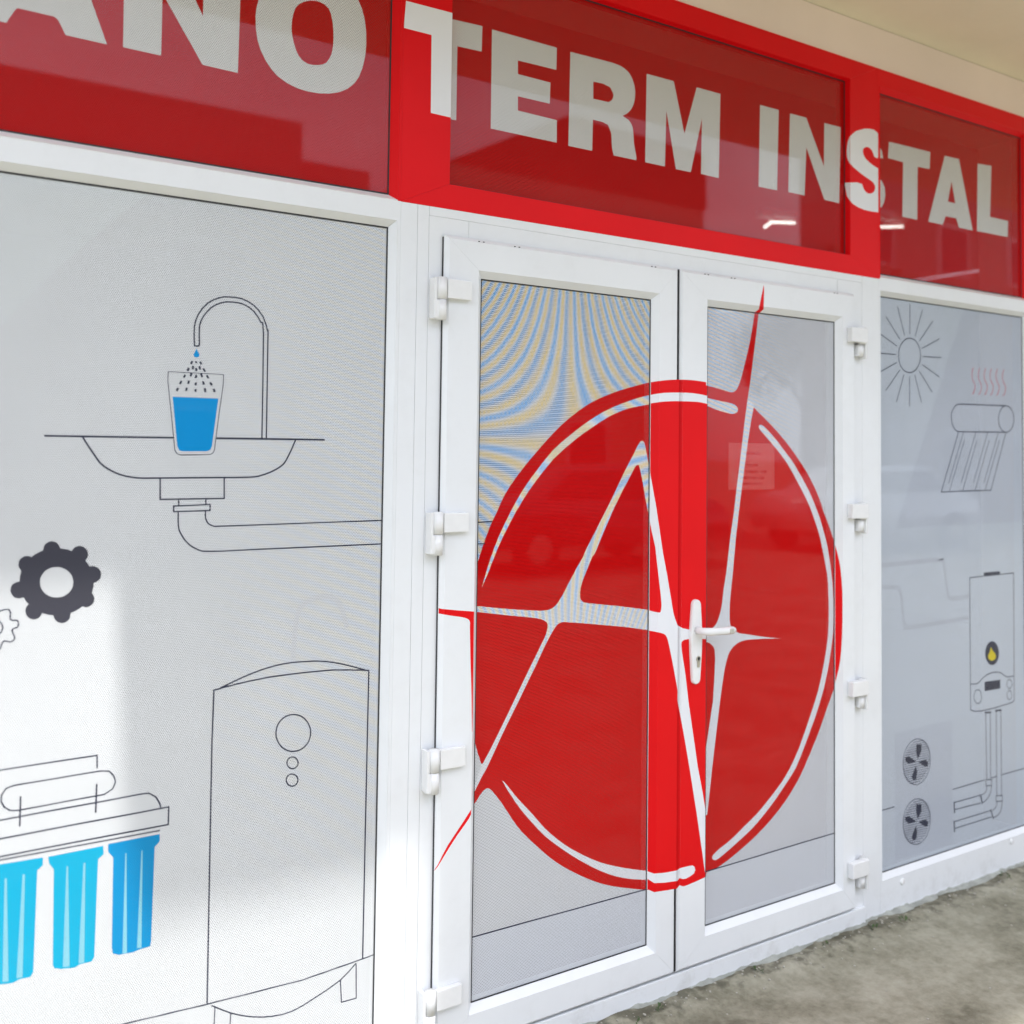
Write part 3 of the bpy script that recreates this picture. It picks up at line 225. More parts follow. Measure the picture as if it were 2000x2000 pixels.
('P', 'logo_outline', 'white_film', 'leafL_glass', 2, '1.3571,1.2128,1.361,1.2248,1.3647,1.2364,1.368,1.2461,1.3716,1.2566,1.3759,1.269,1.3821,1.2856,1.392,1.31,1.4052,1.339,1.4236,1.3727,1.4425,1.4053,1.4567,1.4285,1.4695,1.4478,1.4832,1.4664,1.497,1.4837,1.5094,1.4985,1.5249,1.5157,1.5493,1.5425,1.5773,1.5707,1.6053,1.5926,1.6339,1.6124,1.6627,1.632,1.6919,1.6503,1.7215,1.667,1.7514,1.682,1.7817,1.6947,1.8123,1.7058,1.8449,1.7165,1.8748,1.7254,1.8962,1.7306,1.9147,1.7345,1.9316,1.7373,1.9318,1.7118,1.9165,1.7085,1.8961,1.7048,1.8751,1.7008,1.8528,1.6967,1.828,1.6906,1.7981,1.6801,1.7667,1.6668,1.7363,1.6509,1.7069,1.6341,1.6818,1.6197,1.6544,1.6022,1.6169,1.5762,1.5777,1.5453,1.5406,1.5074,1.51,1.4729,1.4949,1.4549,1.4849,1.4413,1.473,1.4253,1.4591,1.4049,1.4386,1.3727,1.4181,1.3385,1.4032,1.3095,1.3919,1.2851,1.3843,1.2686,1.3789,1.2562,1.3742,1.2458,1.3695,1.2361,1.3635,1.2246,1.3571,1.2128', []),
('P', 'logo_outline', 'white_vinyl', 'leafL_bead_right', 2, '1.9121,1.7334,1.9189,1.7358,1.9189,1.7358,1.9322,1.7392,1.9458,1.7419,1.9619,1.7429,1.9751,1.7431,1.9774,1.743,1.9792,1.7426,1.9904,1.7422,2.0041,1.741,2.0169,1.738,2.0297,1.7343,2.0322,1.7331,2.0323,1.7099,2.0298,1.7111,2.0221,1.7137,2.0125,1.716,1.9951,1.7172,1.9793,1.718,1.977,1.7184,1.9752,1.7185,1.962,1.718,1.9459,1.7167,1.9323,1.7141,1.919,1.711,1.9122,1.7091', []),
('P', 'logo_outline', 'white_vinyl', 'leafL_stile_right', 2, '1.8889,1.7313,1.9016,1.7343,1.9016,1.7343,1.927,1.7387,1.9532,1.7426,1.9846,1.745,2.0107,1.7464,2.0154,1.7465,2.019,1.7462,2.0414,1.7469,2.0695,1.7469,2.0959,1.745,2.1227,1.7423,2.1279,1.7412,2.1281,1.7169,2.1229,1.718,2.1068,1.7202,2.0867,1.7217,2.0511,1.7217,2.0192,1.7211,2.0145,1.7214,2.0109,1.7213,1.9848,1.7198,1.9534,1.7173,1.9272,1.7137,1.9018,1.7097,1.8891,1.7073', []),
('P', 'logo_outline', 'white_vinyl', 'leafR_lip', 2, '1.9531,1.7371,1.9602,1.7396,1.9602,1.7396,1.9742,1.7431,1.9886,1.7459,2.0055,1.747,2.0194,1.7472,2.0219,1.7471,2.0238,1.7467,2.0355,1.7463,2.05,1.7452,2.0635,1.7421,2.077,1.7384,2.0796,1.7371,2.0797,1.7134,2.0771,1.7146,2.069,1.7173,2.0588,1.7196,2.0405,1.7208,2.0239,1.7215,2.0214,1.722,2.0195,1.722,2.0056,1.7215,1.9887,1.7202,1.9744,1.7175,1.9603,1.7143,1.9532,1.7123', []),
('P', 'logo_outline', 'white_vinyl', 'leafR_stile_left', 2, '1.8889,1.7313,1.9016,1.7343,1.9016,1.7343,1.927,1.7387,1.9532,1.7426,1.9846,1.745,2.0107,1.7464,2.0154,1.7465,2.019,1.7462,2.0414,1.7469,2.0695,1.7469,2.0959,1.745,2.1227,1.7423,2.1279,1.7412,2.1281,1.7169,2.1229,1.718,2.1068,1.7202,2.0867,1.7217,2.0511,1.7217,2.0192,1.7211,2.0145,1.7214,2.0109,1.7213,1.9848,1.7198,1.9534,1.7173,1.9272,1.7137,1.9018,1.7097,1.8891,1.7073', []),
('P', 'logo_outline', 'white_film', 'leafR_glass', 2, '2.1238,1.747,2.144,1.7371,2.1733,1.7333,2.2017,1.7296,2.2289,1.7265,2.2512,1.7234,2.2632,1.7202,2.27,1.7164,2.2754,1.711,2.2776,1.7053,2.276,1.7003,2.2713,1.696,2.2639,1.6933,2.2545,1.6919,2.2456,1.6918,2.2327,1.6934,2.2092,1.6976,2.1835,1.703,2.1632,1.7084,2.1441,1.7141,2.124,1.7175', []),
('P', 'logo_outline', 'white_film', 'leafR_glass', 2, '2.3688,1.6564,2.3702,1.6584,2.3723,1.66,2.3761,1.6608,2.3812,1.6604,2.3875,1.6582,2.3954,1.654,2.4048,1.6477,2.417,1.6386,2.4346,1.6251,2.4532,1.6101,2.4678,1.5966,2.4825,1.5825,2.5005,1.5671,2.5195,1.5496,2.5381,1.5286,2.5569,1.506,2.5762,1.4828,2.5947,1.4592,2.6107,1.4359,2.6253,1.4121,2.6395,1.3869,2.6523,1.362,2.6624,1.3397,2.6717,1.3171,2.6814,1.293,2.6911,1.264,2.7011,1.2224,2.7096,1.1795,2.7146,1.1466,2.7175,1.1165,2.7191,1.0857,2.7196,1.0539,2.7195,1.017,2.718,0.982,2.7142,0.9569,2.7093,0.9349,2.7054,0.9141,2.6992,0.8881,2.6878,0.8474,2.672,0.8008,2.6504,0.7537,2.6262,0.7074,2.6016,0.6643,2.5778,0.6255,2.5579,0.593,2.5388,0.5659,2.5187,0.5452,2.4974,0.5267,2.4741,0.506,2.4493,0.4852,2.423,0.4647,2.3963,0.4454,2.3705,0.4281,2.3442,0.4124,2.3157,0.3981,2.2874,0.3852,2.2609,0.3733,2.2373,0.3633,2.2188,0.3555,2.2044,0.3502,2.1948,0.3476,2.1881,0.3472,2.1826,0.3488,2.1789,0.3515,2.1771,0.3545,2.1761,0.3579,2.1761,0.3579,2.1764,0.3609,2.1799,0.3649,2.1923,0.3716,2.2097,0.3794,2.2301,0.3866,2.2538,0.3956,2.281,0.4094,2.3099,0.4248,2.3387,0.4394,2.3671,0.4547,2.3936,0.4718,2.4197,0.4902,2.4472,0.5102,2.4732,0.5306,2.4937,0.5495,2.5125,0.57,2.5321,0.5946,2.5525,0.6245,2.575,0.6631,2.5984,0.7064,2.6229,0.7524,2.6452,0.7991,2.6615,0.8451,2.6735,0.886,2.6812,0.914,2.6864,0.937,2.691,0.9592,2.6943,0.984,2.6964,1.0188,2.6973,1.0555,2.6964,1.0876,2.6945,1.1179,2.6935,1.1435,2.6888,1.1758,2.6735,1.234,2.6561,1.2915,2.6442,1.3218,2.633,1.3443,2.62,1.3711,2.6062,1.3968,2.5916,1.4193,2.5758,1.4413,2.5574,1.4658,2.5382,1.4905,2.5195,1.5145,2.501,1.5367,2.4825,1.5554,2.4642,1.5721,2.4458,1.5877,2.4279,1.6021,2.4106,1.6159,2.3955,1.628,2.3841,1.6371,2.3759,1.644,2.3716,1.6487,2.3688,1.6526', []),
('P', 'logo_outline', 'white_film', 'leafL_glass', 2, '1.4267,0.7073,1.4328,0.702,1.4404,0.6944,1.4524,0.6799,1.4656,0.6639,1.4765,0.6518,1.4885,0.6389,1.5051,0.6219,1.5239,0.6024,1.5436,0.5804,1.5642,0.5582,1.5851,0.5387,1.6064,0.5208,1.6273,0.5045,1.6491,0.4891,1.6728,0.4739,1.698,0.4589,1.7252,0.4438,1.7533,0.4296,1.7814,0.4177,1.8097,0.4071,1.8385,0.397,1.8673,0.3877,1.8957,0.3792,1.9243,0.3709,1.9436,0.3653,1.9439,0.3407,1.9245,0.3458,1.896,0.3525,1.8676,0.3598,1.8388,0.3688,1.81,0.3795,1.7817,0.3922,1.7536,0.4066,1.7254,0.4227,1.6983,0.4396,1.673,0.4559,1.6494,0.4721,1.6276,0.4879,1.6066,0.5038,1.5853,0.5204,1.5644,0.538,1.5439,0.5582,1.5243,0.579,1.5056,0.5993,1.4888,0.6186,1.4753,0.6357,1.4633,0.6519,1.4512,0.6689,1.4406,0.6846,1.4331,0.6964,1.4267,0.7069', []),
('P', 'logo_outline', 'white_vinyl', 'leafL_bead_right', 2, '1.9114,0.3796,1.923,0.3709,1.9341,0.3671,1.9547,0.3731,1.9789,0.3837,1.9832,0.39,1.9878,0.3926,2.0005,0.399,2.0081,0.4021,2.0119,0.3983,2.0132,0.3901,2.0107,0.3804,2.0044,0.372,1.9956,0.3632,1.9892,0.3611,1.9833,0.363,1.979,0.3542,1.9548,0.3454,1.9342,0.3408,1.9231,0.3493,1.9116,0.3509', []),
('P', 'logo_outline', 'white_vinyl', 'leafL_stile_right', 2, '1.8876,0.3943,1.9094,0.3793,1.9306,0.3693,1.9704,0.3635,2.0184,0.3602,2.0271,0.3641,2.0363,0.3641,2.0621,0.3633,2.0777,0.362,2.0855,0.3558,2.0882,0.3465,2.0831,0.338,2.0701,0.3331,2.052,0.3294,2.0391,0.331,2.0273,0.3365,2.0187,0.3301,1.9707,0.3355,1.9309,0.3429,1.9096,0.3578,1.8878,0.3659', []),
('P', 'logo_outline', 'white_vinyl', 'leafR_lip', 2, '1.9524,0.3543,1.9645,0.3452,1.9762,0.3412,1.9979,0.3469,2.0235,0.3573,2.028,0.3636,2.0328,0.3661,2.0462,0.3725,2.0542,0.3755,2.0582,0.3716,2.0596,0.3631,2.057,0.3533,2.0503,0.3448,2.041,0.336,2.0343,0.3339,2.0281,0.336,2.0236,0.3271,1.998,0.3185,1.9764,0.3142,1.9647,0.3232,1.9525,0.325', []),
('P', 'logo_outline', 'white_vinyl', 'leafR_stile_left', 2, '1.8876,0.3943,1.9094,0.3793,1.9306,0.3693,1.9704,0.3635,2.0184,0.3602,2.0271,0.3641,2.0363,0.3641,2.0621,0.3633,2.0777,0.362,2.0855,0.3558,2.0882,0.3465,2.0831,0.338,2.0701,0.3331,2.052,0.3294,2.0391,0.331,2.0273,0.3365,2.0187,0.3301,1.9707,0.3355,1.9309,0.3429,1.9096,0.3578,1.8878,0.3659', []),
('P', 'logo_outline', 'white_film', 'leafL_glass', 2, '1.33,0.6708,1.3323,0.6734,1.3438,0.6926,1.3623,0.7218,1.3811,0.7492,1.3999,0.7809,1.4213,0.8188,1.5291,0.9933,1.5291,0.9933,1.5448,1.0207,1.5594,1.0455,1.5707,1.0628,1.5799,1.0756,1.587,1.0851,1.5929,1.0917,1.5979,1.0964,1.6033,1.0994,1.611,1.1013,1.6193,1.102,1.6251,1.1017,1.6354,1.1001,1.6591,1.097,1.6875,1.0931,1.8315,1.0718,1.9181,1.0557,1.9376,1.0488,1.9371,1.1107,1.9176,1.1136,1.8586,1.1238,1.802,1.1332,1.7452,1.1412,1.7007,1.1477,1.6853,1.1516,1.6814,1.1547,1.6768,1.1581,1.6747,1.1639,1.6739,1.1754,1.6755,1.1901,1.6805,1.2056,1.6888,1.2243,1.7014,1.2489,1.7158,1.2758,1.7244,1.2853,1.7552,1.3439,1.7908,1.4099,1.8272,1.4672,1.8549,1.5084,1.8688,1.5292,1.8767,1.5321,1.8815,1.5304,1.8863,1.5158,1.8962,1.479,1.9045,1.4421,1.9128,1.4077,1.9185,1.3879,1.9352,1.3209,1.9333,1.5442,1.9165,1.5355,1.9131,1.5506,1.9098,1.5651,1.9064,1.5786,1.9032,1.5896,1.9004,1.5958,1.8977,1.5994,1.8948,1.6016,1.8919,1.6022,1.889,1.6016,1.8856,1.5991,1.8812,1.5947,1.8762,1.588,1.8709,1.5791,1.8637,1.567,1.8529,1.5511,1.839,1.5303,1.8214,1.5014,1.8025,1.4698,1.7872,1.4442,1.7665,1.4103,1.7294,1.3522,1.6874,1.2869,1.6853,1.2789,1.6745,1.2647,1.6632,1.2493,1.6502,1.2299,1.6366,1.2094,1.6228,1.1883,1.6104,1.1699,1.6017,1.1588,1.5947,1.1516,1.5882,1.1464,1.5816,1.1429,1.5743,1.1402,1.566,1.1386,1.557,1.1381,1.5451,1.1385,1.5293,1.1396,1.5065,1.1419,1.47,1.1464,1.4309,1.1515,1.3977,1.1564,1.3696,1.1607,1.3503,1.1637,1.3342,1.1662,1.3023,1.1699,1.3026,1.1568,1.3345,1.1513,1.3838,1.1429,1.4311,1.1349,1.473,1.1285,1.5067,1.1233,1.526,1.1199,1.5377,1.1174,1.5468,1.1146,1.5533,1.1119,1.5586,1.109,1.5625,1.1059,1.5649,1.1025,1.566,1.0981,1.5657,1.0914,1.5641,1.0833,1.5608,1.0742,1.5565,1.0648,1.5531,1.059,1.5464,1.0488,1.5312,1.0241,1.5132,0.9949,1.4078,0.8206,1.39,0.7926,1.3759,0.7723,1.3677,0.7593,1.3641,0.7585,1.3481,0.716,1.3251,0.6797', []),
('P', 'logo_outline', 'white_vinyl', 'leafL_bead_right', 2, '1.9178,1.5405,1.9199,1.5183,1.9269,1.4619,1.9338,1.4082,1.9408,1.3399,1.9473,1.2787,1.9559,1.2142,1.9601,1.1786,1.9639,1.1465,1.9665,1.1236,1.9688,1.1059,1.9718,1.0917,1.9751,1.0792,1.9773,1.0727,1.9781,0.8838,1.9757,0.9031,1.9726,0.9279,1.9694,0.9521,1.9661,0.9755,1.963,0.9968,1.9605,1.0142,1.9582,1.028,1.9561,1.0374,1.9535,1.0435,1.95,1.0472,1.9441,1.0496,1.933,1.0521,1.92,1.0544,1.9132,1.0559,1.9129,1.1147,1.9197,1.1123,1.9295,1.1093,1.9376,1.1073,1.9414,1.1073,1.9432,1.1095,1.9443,1.1149,1.9447,1.1224,1.9451,1.1289,1.9447,1.1406,1.943,1.1627,1.9404,1.195,1.9365,1.2421,1.9321,1.2951,1.9258,1.3343,1.9197,1.3782,1.9175,1.3904', []),
('P', 'logo_outline', 'white_vinyl', 'leafL_stile_right', 2, '1.8995,1.5407,1.9036,1.5187,1.9168,1.4624,1.9301,1.4085,1.9436,1.3396,1.956,1.2774,1.9728,1.2112,1.9811,1.1745,1.9886,1.1413,1.9936,1.1176,1.9982,1.0992,2.0042,1.084,2.0107,1.0706,2.0153,1.0633,2.0167,0.8706,2.0121,0.8911,2.0057,0.9173,1.9994,0.9429,1.9929,0.9676,1.9868,0.9899,1.9819,1.0083,1.9774,1.0228,1.9733,1.0328,1.9681,1.0396,1.9613,1.0442,1.9499,1.048,1.9285,1.0533,1.9038,1.0587,1.8908,1.0618,1.8903,1.1199,1.9032,1.1162,1.9217,1.1112,1.9374,1.1073,1.9447,1.1065,1.9482,1.1084,1.9503,1.1136,1.9511,1.1209,1.9517,1.1274,1.9509,1.1392,1.9478,1.1617,1.9426,1.1946,1.9351,1.2424,1.9267,1.2959,1.9148,1.3356,1.9032,1.3797,1.899,1.392', []),
('P', 'logo_outline', 'white_vinyl', 'leafR_lip', 2, '2.0218,1.0617,2.0246,1.0602,2.0273,1.0579,2.0304,1.0558,2.0347,1.0543,2.0395,1.0532,2.0427,1.0524,2.0486,1.0521,2.0624,1.0531,2.0787,1.0545,2.0864,1.0558,2.0865,1.0277,2.0788,1.027,2.0626,1.0259,2.0487,1.0248,2.041,1.0236,2.0366,1.0222,2.0337,1.0207,2.032,1.0186,2.0304,1.0159,2.0293,1.012,2.0291,1.0066,2.0294,0.999,2.0302,0.9882,2.0314,0.9755,2.0329,0.9624,2.0346,0.9478,2.0364,0.9322,2.0385,0.9116,2.0412,0.8797,2.044,0.8439,2.064,0.6546,2.0735,0.5875,2.0818,0.5167,2.0861,0.4893,2.0865,0.3368,2.081,0.3436,2.0796,0.3546,2.0727,0.4214,2.0617,0.5256,2.0471,0.6527,2.0349,0.7485,2.0258,0.817,2.0233,0.8336,2.0183,0.8712', []),
('P', 'logo_outline', 'white_vinyl', 'leafR_stile_left', 2, '2.0153,1.0633,2.0206,1.0611,2.0257,1.0583,2.0316,1.0555,2.0399,1.053,2.0491,1.0508,2.0553,1.0492,2.0667,1.0476,2.0936,1.0454,2.1261,1.0429,2.1416,1.0425,2.1417,1.0136,2.1263,1.0148,2.0942,1.0178,2.0669,1.02,2.0521,1.0207,2.0435,1.0204,2.038,1.0195,2.0348,1.0179,2.0317,1.0155,2.0296,1.0119,2.0291,1.0065,2.0297,0.9989,2.0313,0.9879,2.0337,0.9749,2.0364,0.9614,2.0397,0.9463,2.0431,0.9301,2.0472,0.9088,2.0523,0.876,2.0579,0.8391,2.0968,0.6402,2.1157,0.5677,2.1321,0.4915,2.1408,0.4611,2.1418,0.3045,2.1306,0.3146,2.1278,0.3267,2.1142,0.3986,2.0924,0.5102,2.0638,0.6453,2.0404,0.7463,2.0228,0.8181,2.0182,0.8355,2.0087,0.8745', []),
('P', 'logo_outline', 'white_film', 'leafR_glass', 2, '2.1283,1.0404,2.1467,1.0382,2.1557,1.0381,2.1643,1.0386,2.1723,1.0405,2.1796,1.044,2.1861,1.0495,2.1918,1.0564,2.1968,1.0648,2.201,1.0736,2.2042,1.0806,2.2071,1.0888,2.2101,1.1005,2.2131,1.1154,2.2161,1.1346,2.2191,1.1555,2.2295,1.2016,2.2474,1.3179,2.2606,1.3835,2.2739,1.4691,2.2856,1.5381,2.2956,1.6,2.3074,1.6747,2.3174,1.7296,2.3193,1.7388,2.3489,1.7239,2.3463,1.7155,2.3353,1.6755,2.3216,1.6103,2.308,1.5357,2.2962,1.469,2.2828,1.3904,2.2695,1.3049,2.2574,1.2001,2.2505,1.1536,2.2476,1.1311,2.2453,1.1086,2.2444,1.0844,2.2446,1.0635,2.2458,1.0524,2.2478,1.0452,2.2506,1.038,2.2542,1.0323,2.2579,1.0289,2.2636,1.0258,2.273,1.0207,2.2859,1.0154,2.3034,1.0118,2.3243,1.0082,2.348,1.0033,2.3731,0.9983,2.398,0.994,2.4227,0.9901,2.4463,0.9867,2.4697,0.9834,2.3895,0.9893,2.3639,0.9905,2.3405,0.9915,2.3228,0.9918,2.3083,0.9914,2.2965,0.9901,2.286,0.9877,2.2747,0.9838,2.2639,0.9784,2.2538,0.971,2.2451,0.9621,2.2392,0.9524,2.2342,0.9406,2.2288,0.9258,2.2235,0.9081,2.2189,0.8872,2.2144,0.8644,2.2099,0.8408,2.2054,0.8168,2.1741,0.6226,2.1652,0.5573,2.1548,0.4887,2.1318,0.4787,2.131,0.5992,2.1763,0.8203,2.182,0.8902,2.1847,0.9455,2.183,0.9724,2.1768,0.9852,2.1615,0.9966,2.1469,1.0012,2.1285,1.0038', []),
('P', 'letter', 'white_film', 'tranL_glass', 1, '0.1386,2.4296,0.2114,2.4288,0.2254,2.458,0.2307,2.4647,0.3003,2.4643,0.3087,2.4586,0.324,2.4305,0.4064,2.4293,0.3718,2.5181,0.3263,2.6346,0.2526,2.6357,0.1733,2.5327', []),
('P', 'letter', 'white_film', 'tranL_glass', 1, '0.4361,2.6903,0.439,2.4313,0.5195,2.4309,0.5189,2.5706,0.6104,2.4307,0.6915,2.4288,0.6938,2.6966,0.6084,2.6948,0.6085,2.5426,0.5262,2.693', []),
('P', 'letter', 'white_film', 'tranL_glass', 1, '0.7296,2.5703,0.7312,2.5433,0.7359,2.5165,0.7438,2.4947,0.7547,2.4754,0.7687,2.4572,0.7863,2.4419,0.8087,2.4309,0.8338,2.4239,0.8601,2.421,0.8872,2.4222,0.9154,2.4272,0.9417,2.436,0.963,2.4487,0.9802,2.4652,0.9929,2.4855,1.0019,2.5098,1.0081,2.5391,1.0109,2.5707,1.0097,2.6032,1.005,2.6336,0.9975,2.6571,0.987,2.6772,0.9742,2.6966,0.958,2.7123,0.9372,2.7219,0.9132,2.7266,0.8872,2.7271,0.8589,2.7222,0.8265,2.7103,0.796,2.6945,0.773,2.6774,0.7554,2.658,0.7437,2.6355,0.7361,2.6124,0.7313,2.5919', ['0.8173,2.5665,0.8192,2.5488,0.8234,2.532,0.8293,2.5155,0.8373,2.5018,0.8473,2.4931,0.8589,2.4886,0.8723,2.4882,0.8857,2.4909,0.8973,2.4949,0.9072,2.502,0.9149,2.5136,0.9203,2.5285,0.9232,2.5464,0.9239,2.5661,0.923,2.5872,0.9203,2.6073,0.9162,2.6237,0.9097,2.6362,0.8997,2.6433,0.8877,2.6463,0.8744,2.6463,0.8607,2.643,0.8466,2.6365,0.8344,2.6274,0.8267,2.6168,0.8217,2.6036,0.8183,2.5857']),
('P', 'letter', 'white_vinyl', 'tranC_left', 1, '1.1078,2.6984,1.2457,2.7008,1.2506,2.4253,1.1831,2.4263,1.1817,2.6283,1.1025,2.6277', []),
('P', 'letter', 'white_film', 'tranC_glass', 1, '1.2386,2.6945,1.3451,2.6985,1.3438,2.6291,1.2694,2.6269,1.2695,2.4289,1.2434,2.4293', []),
('P', 'letter', 'white_film', 'tranC_glass', 1, '1.375,2.6971,1.588,2.6966,1.5873,2.6331,1.459,2.6314,1.4595,2.594,1.5678,2.5929,1.5659,2.5332,1.4605,2.5327,1.461,2.4932,1.5908,2.4918,1.5911,2.428,1.3753,2.4276', []),
('P', 'letter', 'white_film', 'tranC_glass', 1, '1.6347,2.696,1.7636,2.6975,1.7636,2.6975,1.7876,2.6977,1.8105,2.6963,1.83,2.6915,1.8464,2.6829,1.8591,2.6689,1.8677,2.6519,1.8713,2.6332,1.8711,2.6145,1.868,2.5985,1.8623,2.5843,1.8542,2.5719,1.8446,2.5618,1.8344,2.5549,1.8239,2.5493,1.8478,2.5412,1.856,2.5337,1.8629,2.5228,1.8659,2.5008,1.8682,2.4764,1.8727,2.4566,1.8776,2.4378,1.8777,2.4274,1.7927,2.4269,1.7867,2.4478,1.7833,2.4891,1.7714,2.5125,1.7482,2.5174,1.7167,2.5174,1.7149,2.4268,1.631,2.4262', ['1.7165,2.6277,1.7527,2.6289,1.7789,2.6237,1.7908,2.6051,1.7869,2.5903,1.7736,2.5796,1.7171,2.5775']),
('P', 'letter', 'white_film', 'tranC_glass', 1, '1.9146,2.6935,2.0215,2.6939,2.0655,2.5412,2.1149,2.6946,2.2151,2.6948,2.2093,2.427,2.1343,2.4282,2.1376,2.6023,2.0923,2.4267,2.0321,2.4259,1.9927,2.5976,1.9882,2.427,1.9113,2.4269', []),
('P', 'letter', 'white_film', 'tranC_glass', 1, '2.3905,2.6948,2.4767,2.6959,2.4693,2.4281,2.3846,2.4275', []),
('P', 'letter', 'white_film', 'tranC_glass', 1, '2.5298,2.6943,2.6086,2.6954,2.6958,2.5449,2.698,2.6944,2.7813,2.6955,2.7731,2.4307,2.6978,2.4313,2.6087,2.5949,2.6004,2.4311,2.5221,2.4313', []),
('P', 'letter', 'white_vinyl', 'tranC_right', 1, '2.8806,2.7033,2.9063,2.708,2.9318,2.7091,2.9566,2.6993,2.9814,2.6858,2.981,2.6176,2.9429,2.6111,2.9314,2.6144,2.9264,2.6246,2.9201,2.6334,2.9094,2.6396,2.8973,2.6421,2.8848,2.639,2.8747,2.6329,2.8707,2.6258,2.8713,2.6174,2.8759,2.6084,2.8859,2.5991,2.9032,2.5901,2.9255,2.5819,2.9521,2.5756,2.9808,2.57,2.9882,2.4278,2.9477,2.4198,2.9131,2.4182,2.8796,2.4183,2.8466,2.4227,2.8184,2.4301,2.8011,2.4408,2.7877,2.4527,2.7747,2.4968,2.8408,2.5086,2.8664,2.5068,2.8715,2.4971,2.8776,2.4885,2.8862,2.4821,2.8967,2.4788,2.9101,2.4797,2.9229,2.4842,2.932,2.4927,2.9366,2.5028,2.9353,2.5122,2.9276,2.5208,2.9116,2.5271,2.8913,2.533,2.8693,2.5399,2.8464,2.548,2.8224,2.5578,2.8022,2.5687,2.7924,2.5795,2.788,2.5919,2.7863,2.6077,2.7881,2.625,2.7932,2.6433,2.8025,2.6607,2.8179,2.6743,2.8357,2.6868', []),
('P', 'letter', 'white_vinyl', 'tranC_bead_right', 1, '2.8127,2.6764,2.8154,2.6721,2.818,2.6645,2.8205,2.6469,2.823,2.626,2.8229,2.5616,2.8191,2.5669,2.818,2.5736,2.8175,2.5849,2.8168,2.5955,2.8157,2.6048,2.8145,2.6112,2.8132,2.6122,2.8121,2.6096,2.8117,2.6038,2.8118,2.5955,2.8122,2.5852,2.8133,2.573,2.8151,2.5589,2.8174,2.5441,2.8201,2.5302,2.8229,2.5165,2.8236,2.38,2.8196,2.3824,2.8161,2.3896,2.8126,2.3984,2.8091,2.4114,2.8061,2.4263,2.8042,2.4417,2.8027,2.4575,2.8013,2.5057,2.8085,2.4979,2.8112,2.4885,2.8118,2.4776,2.8124,2.4674,2.8133,2.4588,2.8144,2.4527,2.8158,2.4499,2.8171,2.4508,2.818,2.4565,2.8185,2.4649,2.8184,2.4743,2.8176,2.4847,2.816,2.4953,2.8138,2.5069,2.8115,2.5202,2.8091,2.535,2.8065,2.5522,2.8043,2.5694,2.8032,2.5835,2.8027,2.5974,2.8026,2.6138,2.8028,2.6306,2.8033,2.6472,2.8043,2.6614,2.806,2.6696,2.808,2.6757', []),
('P', 'letter', 'white_film', 'tranR_glass', 1, '2.9758,2.5536,3.0014,2.5425,3.0165,2.522,3.0199,2.4958,3.0139,2.4721,3.001,2.4512,2.9753,2.4362', []),
('P', 'letter', 'white_film', 'tranR_glass', 1, '2.9763,2.6713,3.0019,2.6515,3.0088,2.6252,2.9761,2.6227', []),
('P', 'letter', 'white_film', 'tranR_glass', 1, '3.041,2.6921,3.2805,2.6963,3.2761,2.632,3.2045,2.628,3.2006,2.4316,3.1149,2.4314,3.121,2.6312,3.0348,2.6319', []),
('P', 'letter', 'white_film', 'tranR_glass', 1, '3.3681,2.6971,3.4566,2.7001,3.5416,2.4373,3.4538,2.4371,3.4369,2.4697,3.3711,2.4686,3.3526,2.4341,3.2656,2.4342', ['3.4092,2.607,3.4321,2.5256,3.386,2.5269']),
('P', 'letter', 'white_film', 'tranR_glass', 1, '3.5763,2.7023,3.6675,2.7092,3.6563,2.5058,3.7783,2.5066,3.7744,2.4417,3.569,2.4385', []),
('L', 'sink_drawing', 'ink', 'winL_glass', 2, '0.3081,1.5846,0.5683,1.5855', [0.00405, 0]),
('L', 'sink_drawing', 'ink', 'winL_glass', 2, '0.6638,1.586,0.9228,1.587', [0.00437, 0]),
('L', 'sink_drawing', 'ink', 'winL_glass', 2, '0.3818,1.584,0.3872,1.5753,0.3926,1.5666,0.3985,1.5575,0.405,1.5474,0.412,1.537,0.4194,1.5279,0.4274,1.521,0.4358,1.5155,0.4442,1.5108,0.4523,1.5069,0.4604,1.5039,0.469,1.5014,0.4786,1.4994,0.4886,1.498,0.4982,1.497,0.504,1.4965,0.5093,1.4964,0.5235,1.4965,0.5532,1.4967,0.5926,1.4972,0.6322,1.4976,0.6717,1.4977,0.7113,1.4978,0.7423,1.4983,0.758,1.4993,0.7643,1.5007,0.7706,1.5029,0.7802,1.5058,0.7899,1.5094,0.7991,1.5136,0.8078,1.5183,0.8159,1.5237,0.823,1.5301,0.8285,1.538,0.8329,1.5469,0.8371,1.5562,0.8415,1.5655,0.8456,1.5751,0.8498,1.5847', [0.00367, 0]),
('L', 'sink_drawing', 'ink', 'winL_glass', 2, '0.5427,1.4964,0.5439,1.4503,0.6845,1.4506,0.6834,1.4961', [0.00335, 0]),
('L', 'sink_drawing', 'ink', 'winL_glass', 2, '0.5837,1.4489,0.584,1.4364', [0.00304, 0]),
('L', 'sink_drawing', 'ink', 'winL_glass', 2, '0.6433,1.4494,0.6437,1.4368', [0.00306, 0]),
('L', 'sink_drawing', 'ink', 'winL_glass', 2, '0.5732,1.4353,0.6531,1.4371,0.6534,1.4236,0.5735,1.4225', [0.00306, 1]),
('L', 'sink_drawing', 'ink', 'winL_glass', 2, '0.5835,1.4219,0.5836,1.4122,0.5837,1.4025,0.5843,1.394,0.5852,1.3874,0.5865,1.382,0.5891,1.3761,0.5934,1.3686,0.599,1.3605,0.605,1.3534,0.6111,1.3478,0.6177,1.3431,0.6252,1.3393,0.6311,1.3362,0.6379,1.3338,0.6544,1.3323,0.6814,1.3317,0.7188,1.332,0.7747,1.3324,0.8595,1.3326,0.9672,1.333,1.0804,1.3334', [0.00304, 0]),
